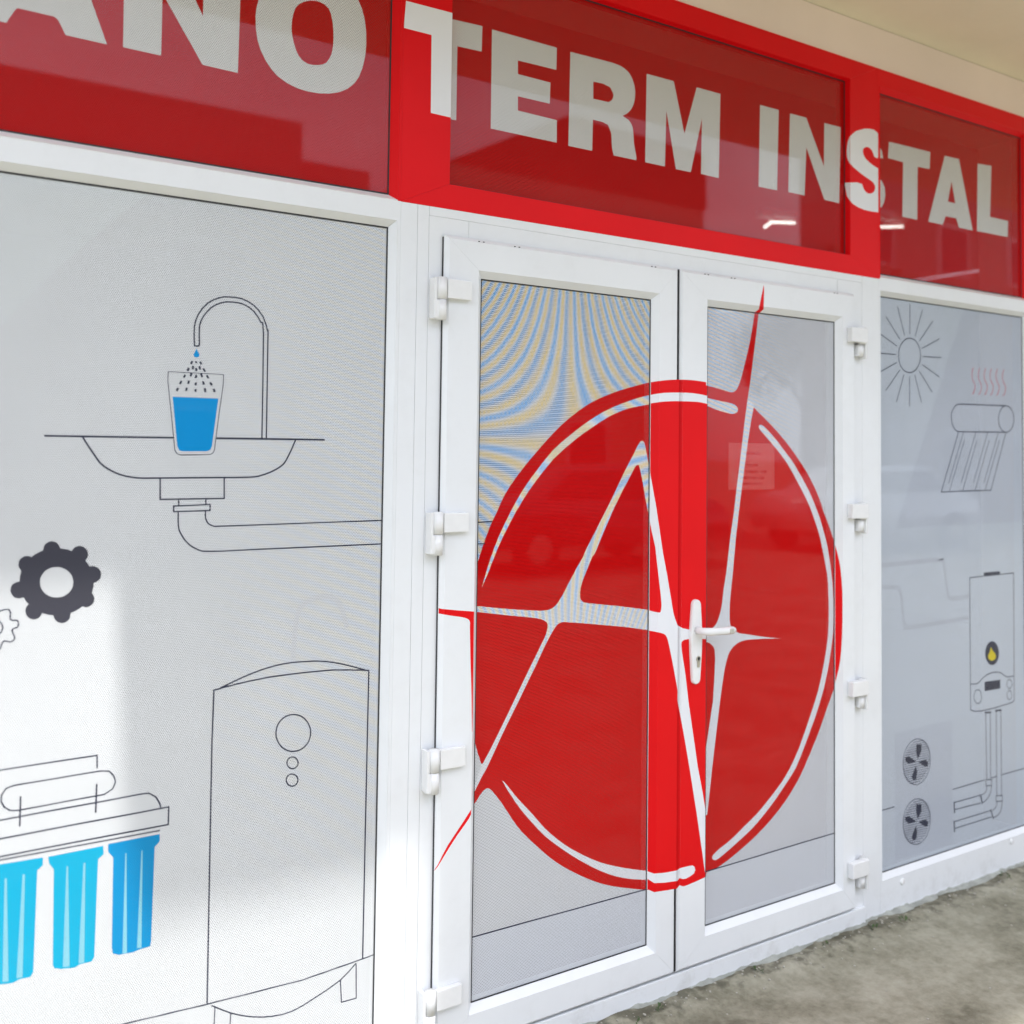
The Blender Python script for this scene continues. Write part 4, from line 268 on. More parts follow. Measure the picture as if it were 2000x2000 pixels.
('L', 'sink_drawing', 'ink', 'winL_glass', 2, '0.6431,1.4229,0.6431,1.4187,0.643,1.4146,0.6435,1.4103,0.6444,1.4057,0.6459,1.4009,0.6483,1.3967,0.652,1.3934,0.6568,1.3906,0.662,1.3887,0.665,1.3879,0.6686,1.388,0.6802,1.3882,0.6985,1.3883,0.7252,1.3885,0.7733,1.3888,0.856,1.3894,0.9648,1.3901,1.0793,1.3909', [0.00306, 0]),
('L', 'tap_drawing', 'ink', 'winL_glass', 2, '0.779,1.5881,0.7782,1.7143,0.7774,1.8154,0.7773,1.8394,0.7759,1.8388,0.7713,1.8548,0.7641,1.8708,0.7541,1.8839,0.742,1.8947,0.7281,1.9024,0.7134,1.9074,0.699,1.9092,0.6854,1.9089,0.6739,1.908,0.6625,1.9049,0.6488,1.8987,0.6356,1.8896,0.6247,1.877,0.6161,1.8628,0.6107,1.8496,0.6079,1.8349,0.6077,1.8143,0.6089,1.7965,0.6097,1.7917,0.6112,1.7917,0.6146,1.7913,0.6179,1.7922,0.6194,1.7924,0.62,1.7973,0.6191,1.8154,0.619,1.8358,0.622,1.8485,0.6274,1.8592,0.6352,1.8709,0.6449,1.8813,0.6558,1.8887,0.6674,1.8939,0.6785,1.8968,0.6903,1.8978,0.7043,1.8975,0.7184,1.8948,0.7311,1.8891,0.7424,1.8807,0.7521,1.8693,0.7596,1.8563,0.7641,1.8561,0.7665,1.8287,0.7678,1.7214,0.7685,1.5879', [0.00322, 0]),
('P', 'water_drawing', 'blue_ink', 'winL_glass', 2, '0.6136,1.7856,0.6183,1.7768,0.6211,1.7725,0.6199,1.7679,0.6146,1.7653,0.6092,1.7672,0.6073,1.7716,0.6098,1.7763', []),
('L', 'glass_drawing', 'ink', 'winL_glass', 2, '0.5536,1.7307,0.6761,1.731,0.6758,1.7072,0.6671,1.6338,0.6599,1.5609,0.6578,1.5541,0.6511,1.5491,0.5867,1.5475,0.5779,1.5501,0.5725,1.5576,0.5625,1.6395,0.5532,1.7103', [0.0018, 1]),
('P', 'water_drawing', 'blue_ink', 'winL_glass', 2, '0.5646,1.6756,0.6656,1.6757,0.6538,1.5676,0.6508,1.5599,0.6419,1.5562,0.5909,1.5556,0.5821,1.5577,0.5775,1.5665', []),
('L', 'spray_drawing', 'ink', 'winL_glass', 2, '0.6055,1.757,0.6025,1.7505', [0.00464, 0]),
('L', 'spray_drawing', 'ink', 'winL_glass', 2, '0.5983,1.7413,0.595,1.7348', [0.0046, 0]),
('L', 'spray_drawing', 'ink', 'winL_glass', 2, '0.5908,1.7256,0.5875,1.7191', [0.00456, 0]),
('L', 'spray_drawing', 'ink', 'winL_glass', 2, '0.5833,1.7118,0.5795,1.7044', [0.0046, 0]),
('L', 'spray_drawing', 'ink', 'winL_glass', 2, '0.5762,1.6962,0.5725,1.6889', [0.0046, 0]),
('L', 'spray_drawing', 'ink', 'winL_glass', 2, '0.6079,1.7468,0.6064,1.7391', [0.00464, 0]),
('L', 'spray_drawing', 'ink', 'winL_glass', 2, '0.6039,1.7308,0.6024,1.7226', [0.0046, 0]),
('L', 'spray_drawing', 'ink', 'winL_glass', 2, '0.5991,1.7135,0.5975,1.7053', [0.0046, 0]),
('L', 'spray_drawing', 'ink', 'winL_glass', 2, '0.5951,1.6971,0.5935,1.6898', [0.0046, 0]),
('L', 'spray_drawing', 'ink', 'winL_glass', 2, '0.6139,1.7575,0.614,1.753', [0.00464, 0]),
('L', 'spray_drawing', 'ink', 'winL_glass', 2, '0.6143,1.7422,0.6145,1.735', [0.0046, 0]),
('L', 'spray_drawing', 'ink', 'winL_glass', 2, '0.6142,1.7268,0.6144,1.7192', [0.0046, 0]),
('L', 'spray_drawing', 'ink', 'winL_glass', 2, '0.6142,1.7101,0.6144,1.7034', [0.0046, 0]),
('L', 'spray_drawing', 'ink', 'winL_glass', 2, '0.6142,1.6953,0.6143,1.689', [0.00464, 0]),
('L', 'spray_drawing', 'ink', 'winL_glass', 2, '0.6213,1.7471,0.6233,1.7391', [0.0046, 0]),
('L', 'spray_drawing', 'ink', 'winL_glass', 2, '0.6253,1.7302,0.6282,1.7222', [0.00464, 0]),
('L', 'spray_drawing', 'ink', 'winL_glass', 2, '0.6302,1.7132,0.6322,1.7051', [0.00464, 0]),
('L', 'spray_drawing', 'ink', 'winL_glass', 2, '0.6342,1.698,0.6363,1.689', [0.00464, 0]),
('L', 'spray_drawing', 'ink', 'winL_glass', 2, '0.6224,1.7572,0.6261,1.751', [0.00464, 0]),
('L', 'spray_drawing', 'ink', 'winL_glass', 2, '0.6299,1.7422,0.6346,1.7352', [0.00468, 0]),
('L', 'spray_drawing', 'ink', 'winL_glass', 2, '0.638,1.7272,0.6422,1.7202', [0.00464, 0]),
('L', 'spray_drawing', 'ink', 'winL_glass', 2, '0.646,1.7117,0.6503,1.7046', [0.00464, 0]),
('L', 'spray_drawing', 'ink', 'winL_glass', 2, '0.6541,1.6971,0.6575,1.6899', [0.00464, 0]),
('P', 'gear_drawing', 'charcoal_ink', 'winL_glass', 1, '0.4129,1.2785,0.4124,1.2674,0.41,1.2568,0.4058,1.2468,0.4001,1.2377,0.3929,1.2298,0.3844,1.2232,0.3749,1.2182,0.3645,1.2147,0.3537,1.213,0.3425,1.213,0.3314,1.2147,0.3206,1.218,0.3103,1.2229,0.3008,1.2293,0.2923,1.2369,0.2849,1.2455,0.279,1.2551,0.2746,1.2653,0.2717,1.2759,0.2706,1.2867,0.2711,1.2973,0.2733,1.3077,0.2771,1.3174,0.2825,1.3263,0.2893,1.3342,0.2974,1.3409,0.3065,1.3461,0.3166,1.3499,0.3273,1.352,0.3384,1.3524,0.3496,1.3511,0.3606,1.3481,0.3712,1.3435,0.3811,1.3373,0.39,1.3297,0.3977,1.3209,0.404,1.3111,0.4087,1.3006,0.4117,1.2896', ['0.3727,1.2799,0.3721,1.2729,0.3699,1.2664,0.3662,1.2606,0.3612,1.2559,0.3552,1.2525,0.3485,1.2506,0.3414,1.2503,0.3343,1.2515,0.3275,1.2543,0.3214,1.2584,0.3163,1.2637,0.3123,1.2699,0.3098,1.2766,0.3088,1.2836,0.3094,1.2906,0.3115,1.297,0.3151,1.3028,0.3199,1.3075,0.3258,1.3109,0.3325,1.3129,0.3395,1.3134,0.3467,1.3122,0.3535,1.3095,0.3598,1.3054,0.365,1.3002,0.3691,1.2939,0.3716,1.2871']),
('P', 'gear_drawing', 'charcoal_ink', 'winL_glass', 1.1, '0.3458,1.3488,0.3447,1.3422,0.3413,1.3366,0.336,1.3331,0.3298,1.3321,0.3234,1.3337,0.318,1.3377,0.3143,1.3434,0.3129,1.3501,0.3139,1.3567,0.3173,1.3622,0.3225,1.3658,0.3287,1.3669,0.3351,1.3653,0.3406,1.3614,0.3443,1.3555', []),
('P', 'gear_drawing', 'charcoal_ink', 'winL_glass', 1.15, '0.4001,1.3369,0.399,1.3302,0.3955,1.3246,0.3901,1.321,0.3836,1.32,0.3771,1.3216,0.3716,1.3257,0.3677,1.3316,0.3663,1.3384,0.3673,1.345,0.3708,1.3506,0.3762,1.3542,0.3826,1.3553,0.3891,1.3537,0.3948,1.3496,0.3986,1.3437', []),
('P', 'gear_drawing', 'charcoal_ink', 'winL_glass', 1.2, '0.4273,1.2933,0.4262,1.2866,0.4226,1.281,0.4171,1.2775,0.4106,1.2765,0.404,1.2782,0.3984,1.2824,0.3945,1.2883,0.393,1.2952,0.3941,1.3019,0.3977,1.3074,0.4031,1.311,0.4096,1.312,0.4162,1.3103,0.4219,1.3062,0.4258,1.3002', []),
('P', 'gear_drawing', 'charcoal_ink', 'winL_glass', 1.25, '0.4152,1.2429,0.4141,1.2362,0.4105,1.2307,0.4051,1.2272,0.3986,1.2264,0.392,1.2282,0.3864,1.2324,0.3826,1.2383,0.3811,1.2452,0.3822,1.2518,0.3857,1.2573,0.3911,1.2608,0.3976,1.2617,0.4041,1.2599,0.4098,1.2558,0.4137,1.2498', []),
('P', 'gear_drawing', 'charcoal_ink', 'winL_glass', 1.3, '0.3692,1.213,0.3681,1.2064,0.3646,1.201,0.3593,1.1977,0.353,1.1969,0.3466,1.1987,0.3411,1.2029,0.3374,1.2088,0.3359,1.2155,0.337,1.2221,0.3404,1.2275,0.3457,1.2309,0.352,1.2317,0.3584,1.23,0.3639,1.2258,0.3677,1.2198', []),
('P', 'gear_drawing', 'charcoal_ink', 'winL_glass', 1.35, '0.3155,1.2245,0.3145,1.2179,0.3111,1.2126,0.3059,1.2093,0.2998,1.2084,0.2936,1.2102,0.2882,1.2143,0.2846,1.2202,0.2832,1.2268,0.2842,1.2333,0.2875,1.2386,0.2926,1.242,0.2987,1.2429,0.305,1.2411,0.3104,1.237,0.3141,1.2312', []),
('P', 'gear_drawing', 'charcoal_ink', 'winL_glass', 1.4, '0.2863,1.269,0.2853,1.2625,0.282,1.2572,0.2769,1.2538,0.2709,1.2529,0.2647,1.2546,0.2595,1.2586,0.2559,1.2644,0.2545,1.271,0.2555,1.2774,0.2587,1.2828,0.2638,1.2862,0.2698,1.2871,0.276,1.2855,0.2813,1.2814,0.2849,1.2757', []),
('P', 'gear_drawing', 'charcoal_ink', 'winL_glass', 1.45, '0.2998,1.3207,0.2987,1.3141,0.2954,1.3087,0.2903,1.3052,0.2841,1.3043,0.278,1.3059,0.2727,1.3099,0.269,1.3156,0.2676,1.3222,0.2686,1.3287,0.2719,1.3341,0.277,1.3376,0.2831,1.3387,0.2893,1.3371,0.2947,1.3331,0.2983,1.3273', []),
('L', 'small_gear_drawing', 'ink', 'winL_glass', 2, '0.2229,1.2228,0.2304,1.2266,0.2371,1.2298,0.241,1.2316,0.2443,1.2325,0.2492,1.2328,0.2535,1.2318,0.2555,1.2287,0.2563,1.2243,0.2559,1.2191,0.2558,1.2143,0.2576,1.2115,0.2604,1.2099,0.2647,1.2098,0.2689,1.2092,0.271,1.2054,0.2717,1.2009,0.2712,1.1976,0.2693,1.195,0.2649,1.1938,0.2609,1.1924,0.2603,1.1894,0.2611,1.1856,0.2631,1.1813,0.2651,1.1771,0.2655,1.1734,0.2645,1.1703,0.2616,1.168,0.2573,1.1669,0.2516,1.1684,0.2463,1.1695,0.2437,1.1669,0.2421,1.1631,0.2412,1.1593,0.2394,1.1553,0.2346,1.1508,0.2289,1.1462', [0.0028, 0]),
('L', 'small_gear_drawing', 'ink', 'winL_glass', 2, '0.2268,1.2137,0.2327,1.2114,0.2378,1.2088,0.2407,1.2052,0.2424,1.2012,0.243,1.1972,0.2426,1.1932,0.2412,1.189,0.2385,1.1855,0.2335,1.1836,0.2277,1.1824', [0.00274, 0]),
('L', 'filter_drawing', 'ink', 'winL_glass', 2, '0.2398,0.9129,0.4298,0.9152,0.4306,0.8884', [0.00288, 0]),
('L', 'filter_drawing', 'ink', 'winL_glass', 2, '0.2754,0.8789,0.4379,0.8814,0.454,0.8789,0.4644,0.8676,0.4681,0.8544,0.4632,0.8405,0.4474,0.8318,0.4274,0.831,0.2825,0.8276,0.2677,0.8298,0.2565,0.839,0.2507,0.8519,0.2514,0.8637,0.259,0.8752', [0.00285, 1]),
('L', 'filter_drawing', 'ink', 'winL_glass', 3, '0.286,0.8547,0.2864,0.7949', [0.0032, 0]),
('L', 'filter_drawing', 'ink', 'winL_glass', 3, '0.4307,0.8563,0.4304,0.796', [0.00332, 0]),
('L', 'filter_drawing', 'ink', 'winL_glass', 2, '0.2393,0.8135,0.2501,0.8139,0.5211,0.8193,0.5379,0.8186,0.5529,0.8075,0.5604,0.7942,0.5633,0.783', [0.00317, 0]),
('L', 'filter_drawing', 'ink', 'winL_glass', 2, '0.2404,0.777,0.5803,0.7821,0.5801,0.7446,0.2415,0.7416', [0.00323, 0]),
('L', 'filter_drawing', 'ink', 'winL_glass', 2, '0.2417,0.7349,0.5633,0.7349', [0.00296, 0]),
('P', 'cartridge_drawing', 'cyan_ink', 'winL_glass', 2, '0.3415,0.7234,0.4472,0.725,0.4489,0.7072,0.438,0.699,0.4362,0.4991,0.4313,0.4909,0.4098,0.4915,0.3983,0.4871,0.3713,0.4913,0.3589,0.4965,0.3564,0.5052,0.3526,0.6961,0.3431,0.7102', []),
('P', 'cartridge_drawing', 'deep_blue_ink', 'winL_glass', 2, '0.4572,0.7264,0.5627,0.7273,0.5631,0.7122,0.5528,0.7014,0.5507,0.5019,0.5489,0.493,0.5302,0.4922,0.5138,0.4891,0.4852,0.4909,0.4729,0.4969,0.4706,0.5091,0.4681,0.6971,0.4577,0.7096', []),
('P', 'cartridge_drawing', 'cyan_ink', 'winL_glass', 2, '0.242,0.7265,0.3313,0.7247,0.3318,0.7084,0.3216,0.7005,0.3202,0.4985,0.3149,0.49,0.2965,0.4909,0.282,0.4868,0.2494,0.4916', []),
('P', 'cartridge_drawing', 'pale_ink', 'winL_glass', 3, '0.3767,0.6972,0.3798,0.6965,0.3885,0.4921,0.3758,0.4938', []),
('P', 'cartridge_drawing', 'pale_ink', 'winL_glass', 3, '0.4093,0.6974,0.4132,0.6966,0.4168,0.493,0.4059,0.4933', []),
('P', 'cartridge_drawing', 'pale_ink', 'winL_glass', 3, '0.4923,0.7006,0.4948,0.7001,0.5015,0.4909,0.4925,0.4924', []),
('P', 'cartridge_drawing', 'pale_ink', 'winL_glass', 3, '0.5253,0.6996,0.5278,0.6991,0.5309,0.4949,0.5218,0.4955', []),
('P', 'cartridge_drawing', 'pale_ink', 'winL_glass', 3, '0.2617,0.6971,0.266,0.6962,0.2753,0.4921,0.2644,0.4935', []),
('P', 'cartridge_drawing', 'pale_ink', 'winL_glass', 3, '0.2945,0.6981,0.299,0.6972,0.3008,0.4933,0.2898,0.4938', []),
('L', 'heater_drawing', 'ink', 'winL_glass', 2, '0.7029,1.0282,0.6723,1.0227,0.6707,0.9078,0.6747,0.3365', [0.00329, 0]),
('L', 'heater_drawing', 'ink', 'winL_glass', 2, '0.6723,1.0227,0.7031,1.0277,0.735,1.0322,0.7697,1.0357,0.8056,1.0382,0.8427,1.0394,0.8787,1.0397,0.9108,1.0394,0.939,1.0386,0.9592,1.0376,0.9802,1.0357,1.0126,1.032,1.0488,1.0276', [0.00323, 0]),
('L', 'heater_drawing', 'ink', 'winL_glass', 2, '0.6848,1.0253,0.7099,1.0347,0.7348,1.0436,0.7582,1.0509,0.7813,1.0569,0.805,1.0616,0.8291,1.0649,0.8534,1.066,0.8781,1.0655,0.903,1.0643,0.9283,1.0615,0.9535,1.0566,0.9799,1.0496,1.0096,1.0399,1.0408,1.0289', [0.0032, 0]),
('L', 'heater_drawing', 'ink', 'winL_glass', 2, '1.0494,1.028,1.0487,0.8541,1.0472,0.3397', [0.00358, 0]),
('L', 'heater_drawing', 'ink', 'winL_glass', 2, '0.9025,0.8908,0.901,0.8844,0.8986,0.8785,0.8951,0.8732,0.8909,0.8686,0.8858,0.8649,0.8802,0.8621,0.8741,0.8603,0.8676,0.8596,0.861,0.8599,0.8544,0.8613,0.8479,0.8637,0.8418,0.8671,0.8361,0.8713,0.831,0.8762,0.8267,0.8818,0.8232,0.8879,0.8205,0.8944,0.8189,0.901,0.8182,0.9077,0.8186,0.9142,0.82,0.9205,0.8224,0.9264,0.8257,0.9317,0.8298,0.9362,0.8347,0.94,0.8403,0.9429,0.8463,0.9447,0.8527,0.9456,0.8593,0.9454,0.8659,0.9441,0.8725,0.9418,0.8787,0.9386,0.8845,0.9344,0.8897,0.9294,0.8942,0.9238,0.8978,0.9176,0.9005,0.9111,0.9022,0.9043,0.9029,0.8975', [0.00314, 1]),
('L', 'heater_drawing', 'ink', 'winL_glass', 2, '0.8736,0.832,0.873,0.828,0.8711,0.8245,0.8681,0.822,0.8643,0.8207,0.8601,0.8207,0.8558,0.822,0.852,0.8245,0.8489,0.8279,0.8468,0.832,0.8461,0.8362,0.8467,0.8403,0.8485,0.8437,0.8515,0.8463,0.8552,0.8476,0.8595,0.8476,0.8637,0.8463,0.8676,0.8438,0.8707,0.8404,0.8728,0.8363', [0.00288, 1]),
('L', 'heater_drawing', 'ink', 'winL_glass', 2, '0.874,0.7921,0.8734,0.7879,0.8714,0.7843,0.8684,0.7818,0.8644,0.7805,0.86,0.7805,0.8556,0.7819,0.8516,0.7845,0.8484,0.7881,0.8463,0.7923,0.8455,0.7967,0.8461,0.8009,0.8481,0.8044,0.8511,0.807,0.855,0.8083,0.8594,0.8083,0.8638,0.8069,0.8678,0.8043,0.8711,0.8007,0.8732,0.7965', [0.00291, 1]),
('L', 'heater_drawing', 'ink', 'winL_glass', 2, '1.0842,0.3432,1.0472,0.3397,0.8949,0.3303,0.6747,0.3365,0.4533,0.3465,0.1938,0.3586', [0.00274, 0]),
('L', 'heater_drawing', 'ink', 'winL_glass', 2, '0.6846,0.3311,0.7073,0.3157,0.7303,0.3013,0.7534,0.2899,0.7767,0.2806,0.8002,0.2732,0.8239,0.2681,0.8476,0.2653,0.872,0.2659,0.8978,0.2716,0.9257,0.2807,0.959,0.2918,0.9908,0.3049,1.0122,0.3193,1.0305,0.3345', [0.00286, 0]),
('L', 'heater_drawing', 'ink', 'winL_glass', 2, '0.9908,0.3039,0.9945,0.2524,1.0323,0.2514,1.0305,0.333', [0.00271, 0]),
('L', 'heater_drawing', 'ink', 'winL_glass', 2, '0.6927,0.328,0.6906,0.2711', [0.00249, 0]),
('L', 'heater_drawing', 'ink', 'winL_glass', 2, '0.728,0.3019,0.7268,0.2606', [0.00251, 0]),
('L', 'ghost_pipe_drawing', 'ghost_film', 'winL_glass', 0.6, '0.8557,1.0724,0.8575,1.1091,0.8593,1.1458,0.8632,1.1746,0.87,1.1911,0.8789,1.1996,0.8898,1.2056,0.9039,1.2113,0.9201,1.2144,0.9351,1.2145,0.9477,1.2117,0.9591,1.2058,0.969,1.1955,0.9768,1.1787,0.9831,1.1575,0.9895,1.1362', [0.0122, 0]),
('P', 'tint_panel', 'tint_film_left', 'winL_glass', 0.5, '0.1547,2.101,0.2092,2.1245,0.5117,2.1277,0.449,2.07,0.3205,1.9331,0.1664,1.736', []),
('L', 'pipe_drawing', 'ink', 'leafL_glass', 0.6, '1.314,1.3802,1.3868,1.3817', [0.0033, 0]),
('L', 'pipe_drawing', 'ink', 'leafL_glass', 0.6, '1.3149,1.3243,1.3658,1.3244', [0.00328, 0]),
('L', 'floor_line', 'ink', 'leafL_glass', 0.6, '1.3168,0.3268,1.944,0.3198', [0.00357, 0]),
('L', 'floor_line', 'ink', 'leafR_glass', 0.6, '2.1328,0.3213,2.7499,0.3263', [0.00374, 0]),
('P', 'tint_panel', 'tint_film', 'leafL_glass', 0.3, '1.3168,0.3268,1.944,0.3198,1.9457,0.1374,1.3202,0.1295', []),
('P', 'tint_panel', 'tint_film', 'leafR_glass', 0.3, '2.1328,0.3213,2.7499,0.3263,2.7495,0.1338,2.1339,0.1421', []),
('L', 'sun_drawing', 'ink', 'winR_glass', 2, '3.2163,1.9359,3.2153,1.9249,3.2123,1.9142,3.2075,1.9039,3.201,1.8946,3.1931,1.8864,3.1839,1.8797,3.1739,1.8745,3.1632,1.8711,3.1522,1.8696,3.1413,1.8699,3.1307,1.8721,3.1209,1.8762,3.112,1.8819,3.1044,1.889,3.0982,1.8975,3.0937,1.907,3.091,1.9172,3.0901,1.9279,3.0911,1.9387,3.094,1.9493,3.0986,1.9593,3.1049,1.9686,3.1126,1.9768,3.1216,1.9836,3.1315,1.9889,3.1421,1.9925,3.1531,1.9943,3.164,1.9941,3.1747,1.9921,3.1847,1.9882,3.1938,1.9825,3.2016,1.9753,3.2079,1.9668,3.2126,1.9572,3.2154,1.9468', [0.00392, 1]),
('L', 'sun_drawing', 'ink', 'winR_glass', 2, '3.1562,2.1181,3.1547,2.0088', [0.00333, 0]),
('L', 'sun_drawing', 'ink', 'winR_glass', 2, '3.2293,2.1043,3.1852,2.0029', [0.00335, 0]),
('L', 'sun_drawing', 'ink', 'winR_glass', 2, '3.2894,2.0669,3.2097,1.9877', [0.00335, 0]),
('L', 'sun_drawing', 'ink', 'winR_glass', 2, '3.3295,2.0047,3.2258,1.9622', [0.00337, 0]),
('L', 'sun_drawing', 'ink', 'winR_glass', 2, '3.3417,1.9355,3.231,1.933', [0.00335, 0]),
('L', 'sun_drawing', 'ink', 'winR_glass', 2, '3.3266,1.8633,3.2254,1.9035', [0.00335, 0]),
('L', 'sun_drawing', 'ink', 'winR_glass', 2, '3.2848,1.8036,3.2089,1.8784', [0.00335, 0]),
('L', 'sun_drawing', 'ink', 'winR_glass', 2, '3.222,1.7623,3.1819,1.8625', [0.00333, 0]),
('L', 'sun_drawing', 'ink', 'winR_glass', 2, '3.1514,1.7477,3.1521,1.8562', [0.00332, 0]),
('L', 'sun_drawing', 'ink', 'winR_glass', 2, '3.0772,1.7601,3.1204,1.8607', [0.0033, 0]),
('L', 'sun_drawing', 'ink', 'winR_glass', 2, '3.0187,1.799,3.098,1.8771', [0.00328, 0]),
('L', 'sun_drawing', 'ink', 'winR_glass', 2, '2.9798,1.8602,3.0803,1.9021', [0.00328, 0]),
('L', 'sun_drawing', 'ink', 'winR_glass', 2, '2.9801,1.9288,3.0745,1.9302', [0.00328, 0]),
('L', 'sun_drawing', 'ink', 'winR_glass', 2, '2.9805,2.0013,3.0814,1.9605', [0.00328, 0]),
('L', 'sun_drawing', 'ink', 'winR_glass', 2, '3.0214,2.061,3.0987,1.9855', [0.0033, 0]),
('L', 'sun_drawing', 'ink', 'winR_glass', 2, '3.0852,2.1035,3.1251,2.0027', [0.00332, 0]),
('L', 'steam_drawing', 'red_ink', 'winR_glass', 2, '3.5396,1.9098,3.5349,1.9011,3.531,1.8927,3.5291,1.8849,3.5291,1.8774,3.5311,1.8699,3.5348,1.8625,3.5414,1.8553,3.5474,1.848,3.5495,1.8406,3.5489,1.8328,3.5452,1.8232,3.5402,1.8147,3.5359,1.8108,3.5317,1.8083', [0.00349, 0]),
('L', 'steam_drawing', 'red_ink', 'winR_glass', 2, '3.5807,1.9112,3.5758,1.9024,3.5719,1.8939,3.57,1.8861,3.57,1.8785,3.572,1.871,3.5758,1.8636,3.5824,1.8563,3.5885,1.8489,3.5906,1.8415,3.59,1.8337,3.5863,1.8241,3.5812,1.8155,3.5769,1.8115,3.5726,1.809', [0.00353, 0]),
('L', 'steam_drawing', 'red_ink', 'winR_glass', 2, '3.6187,1.9118,3.6138,1.903,3.6098,1.8944,3.6079,1.8865,3.6079,1.879,3.6099,1.8714,3.6137,1.8639,3.6204,1.8566,3.6266,1.8492,3.6287,1.8418,3.6281,1.8339,3.6243,1.8242,3.6192,1.8156,3.6148,1.8116,3.6104,1.8091', [0.00355, 0]),
('L', 'steam_drawing', 'red_ink', 'winR_glass', 2, '3.658,1.913,3.6531,1.9041,3.649,1.8955,3.6471,1.8876,3.647,1.88,3.6491,1.8724,3.653,1.8649,3.6597,1.8575,3.6659,1.8501,3.6681,1.8426,3.6675,1.8347,3.6636,1.8249,3.6585,1.8163,3.654,1.8123,3.6496,1.8098', [0.00355, 0]),
('L', 'steam_drawing', 'red_ink', 'winR_glass', 2, '3.6977,1.9137,3.6927,1.9048,3.6886,1.8961,3.6867,1.8882,3.6866,1.8805,3.6887,1.8729,3.6926,1.8653,3.6995,1.8579,3.7057,1.8504,3.7079,1.8429,3.7073,1.835,3.7034,1.8252,3.6982,1.8165,3.6937,1.8124,3.6892,1.8099', [0.00358, 0]),
('L', 'steam_drawing', 'red_ink', 'winR_glass', 2, '3.7406,1.914,3.7355,1.905,3.7314,1.8963,3.7294,1.8883,3.7294,1.8806,3.7314,1.8729,3.7354,1.8653,3.7423,1.8579,3.7487,1.8504,3.7509,1.8428,3.7502,1.8348,3.7463,1.825,3.741,1.8162,3.7364,1.8122,3.7319,1.8096', [0.0036, 0]),
('L', 'collector_drawing', 'ink', 'winR_glass', 2, '3.4525,1.7675,3.752,1.7719', [0.00428, 0]),
('L', 'collector_drawing', 'ink', 'winR_glass', 2, '3.4525,1.7675,3.4385,1.7652,3.4252,1.761,3.4136,1.7514,3.4046,1.7395,3.3999,1.7274,3.3986,1.7146,3.4003,1.7008,3.4057,1.6876,3.4164,1.6757,3.4284,1.6668,3.437,1.6642,3.4448,1.6637', [0.00406, 0]),
('L', 'collector_drawing', 'ink', 'winR_glass', 2, '3.4366,1.6635,3.7505,1.668', [0.00428, 0]),
('L', 'collector_drawing', 'ink', 'winR_glass', 3, '3.8057,1.7215,3.8039,1.709,3.7992,1.6971,3.7918,1.6865,3.7822,1.678,3.7709,1.6719,3.7586,1.6686,3.746,1.6683,3.7339,1.671,3.7229,1.6766,3.7137,1.6846,3.7068,1.6947,3.7026,1.7062,3.7012,1.7185,3.7029,1.7309,3.7075,1.7427,3.7147,1.7532,3.7241,1.7618,3.7353,1.768,3.7475,1.7714,3.7601,1.7719,3.7724,1.7693,3.7835,1.7638,3.7929,1.7558,3.8,1.7457,3.8043,1.734', [0.00381, 1]),
('L', 'collector_drawing', 'ink', 'winR_glass', 2, '3.4432,1.6637,3.3355,1.4392,3.6474,1.4428,3.7505,1.667', [0.00373, 0]),
('L', 'collector_drawing', 'ink', 'winR_glass', 2, '3.4738,1.6619,3.3791,1.4692', [0.00277, 0]),
('L', 'collector_drawing', 'ink', 'winR_glass', 2, '3.4801,1.6346,3.3853,1.4427', [0.00275, 0]),
('L', 'collector_drawing', 'ink', 'winR_glass', 2, '3.552,1.6636,3.4568,1.4703', [0.00278, 0]),
('L', 'collector_drawing', 'ink', 'winR_glass', 2, '3.5602,1.6345,3.4656,1.4419', [0.00278, 0]),
('L', 'collector_drawing', 'ink', 'winR_glass', 2, '3.6285,1.6643,3.5345,1.4714', [0.00282, 0]),
('L', 'collector_drawing', 'ink', 'winR_glass', 2, '3.6395,1.6359,3.5443,1.4422', [0.00282, 0]),
('L', 'collector_drawing', 'ink', 'winR_glass', 2, '3.6996,1.6659,3.6027,1.472', [0.00284, 0]),
('L', 'collector_drawing', 'ink', 'winR_glass', 2, '3.7072,1.6372,3.6092,1.4427', [0.00284, 0]),
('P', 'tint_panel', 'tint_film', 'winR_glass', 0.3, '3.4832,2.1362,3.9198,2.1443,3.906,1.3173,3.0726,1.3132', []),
('L', 'pipe_shadow_drawing', 'ghost_film_right', 'winR_glass', 0.6, '2.9426,1.1865,3.1362,1.1896,3.2982,1.1919,3.3346,1.1927,3.3266,1.1906,3.3386,1.1883,3.3494,1.173,3.3595,1.1202,3.3685,1.0673,3.3751,1.0523,3.3828,1.0498,3.3927,1.0453,3.4119,1.0435,3.4523,1.0449,3.5007,1.0478', [0.01676, 0]),  # faint pipes printed as wide tinted bands
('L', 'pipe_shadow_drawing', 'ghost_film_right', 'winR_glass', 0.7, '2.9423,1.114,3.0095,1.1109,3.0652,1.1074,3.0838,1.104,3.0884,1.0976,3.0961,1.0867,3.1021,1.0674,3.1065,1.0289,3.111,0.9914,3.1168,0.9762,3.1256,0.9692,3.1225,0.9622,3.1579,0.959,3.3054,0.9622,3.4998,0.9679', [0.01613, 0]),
('L', 'boiler_drawing', 'ink', 'winR_glass', 2, '3.5067,1.1164,3.7946,1.1181,3.7911,0.6258,3.7749,0.6195,3.6558,0.6128,3.5787,0.6121,3.5332,0.6161,3.5071,0.6246', [0.00346, 1]),
('P', 'boiler_drawing', 'ink', 'winR_glass', 3, '3.5967,1.1303,3.7023,1.1298,3.7037,1.1183,3.5981,1.1167', []),
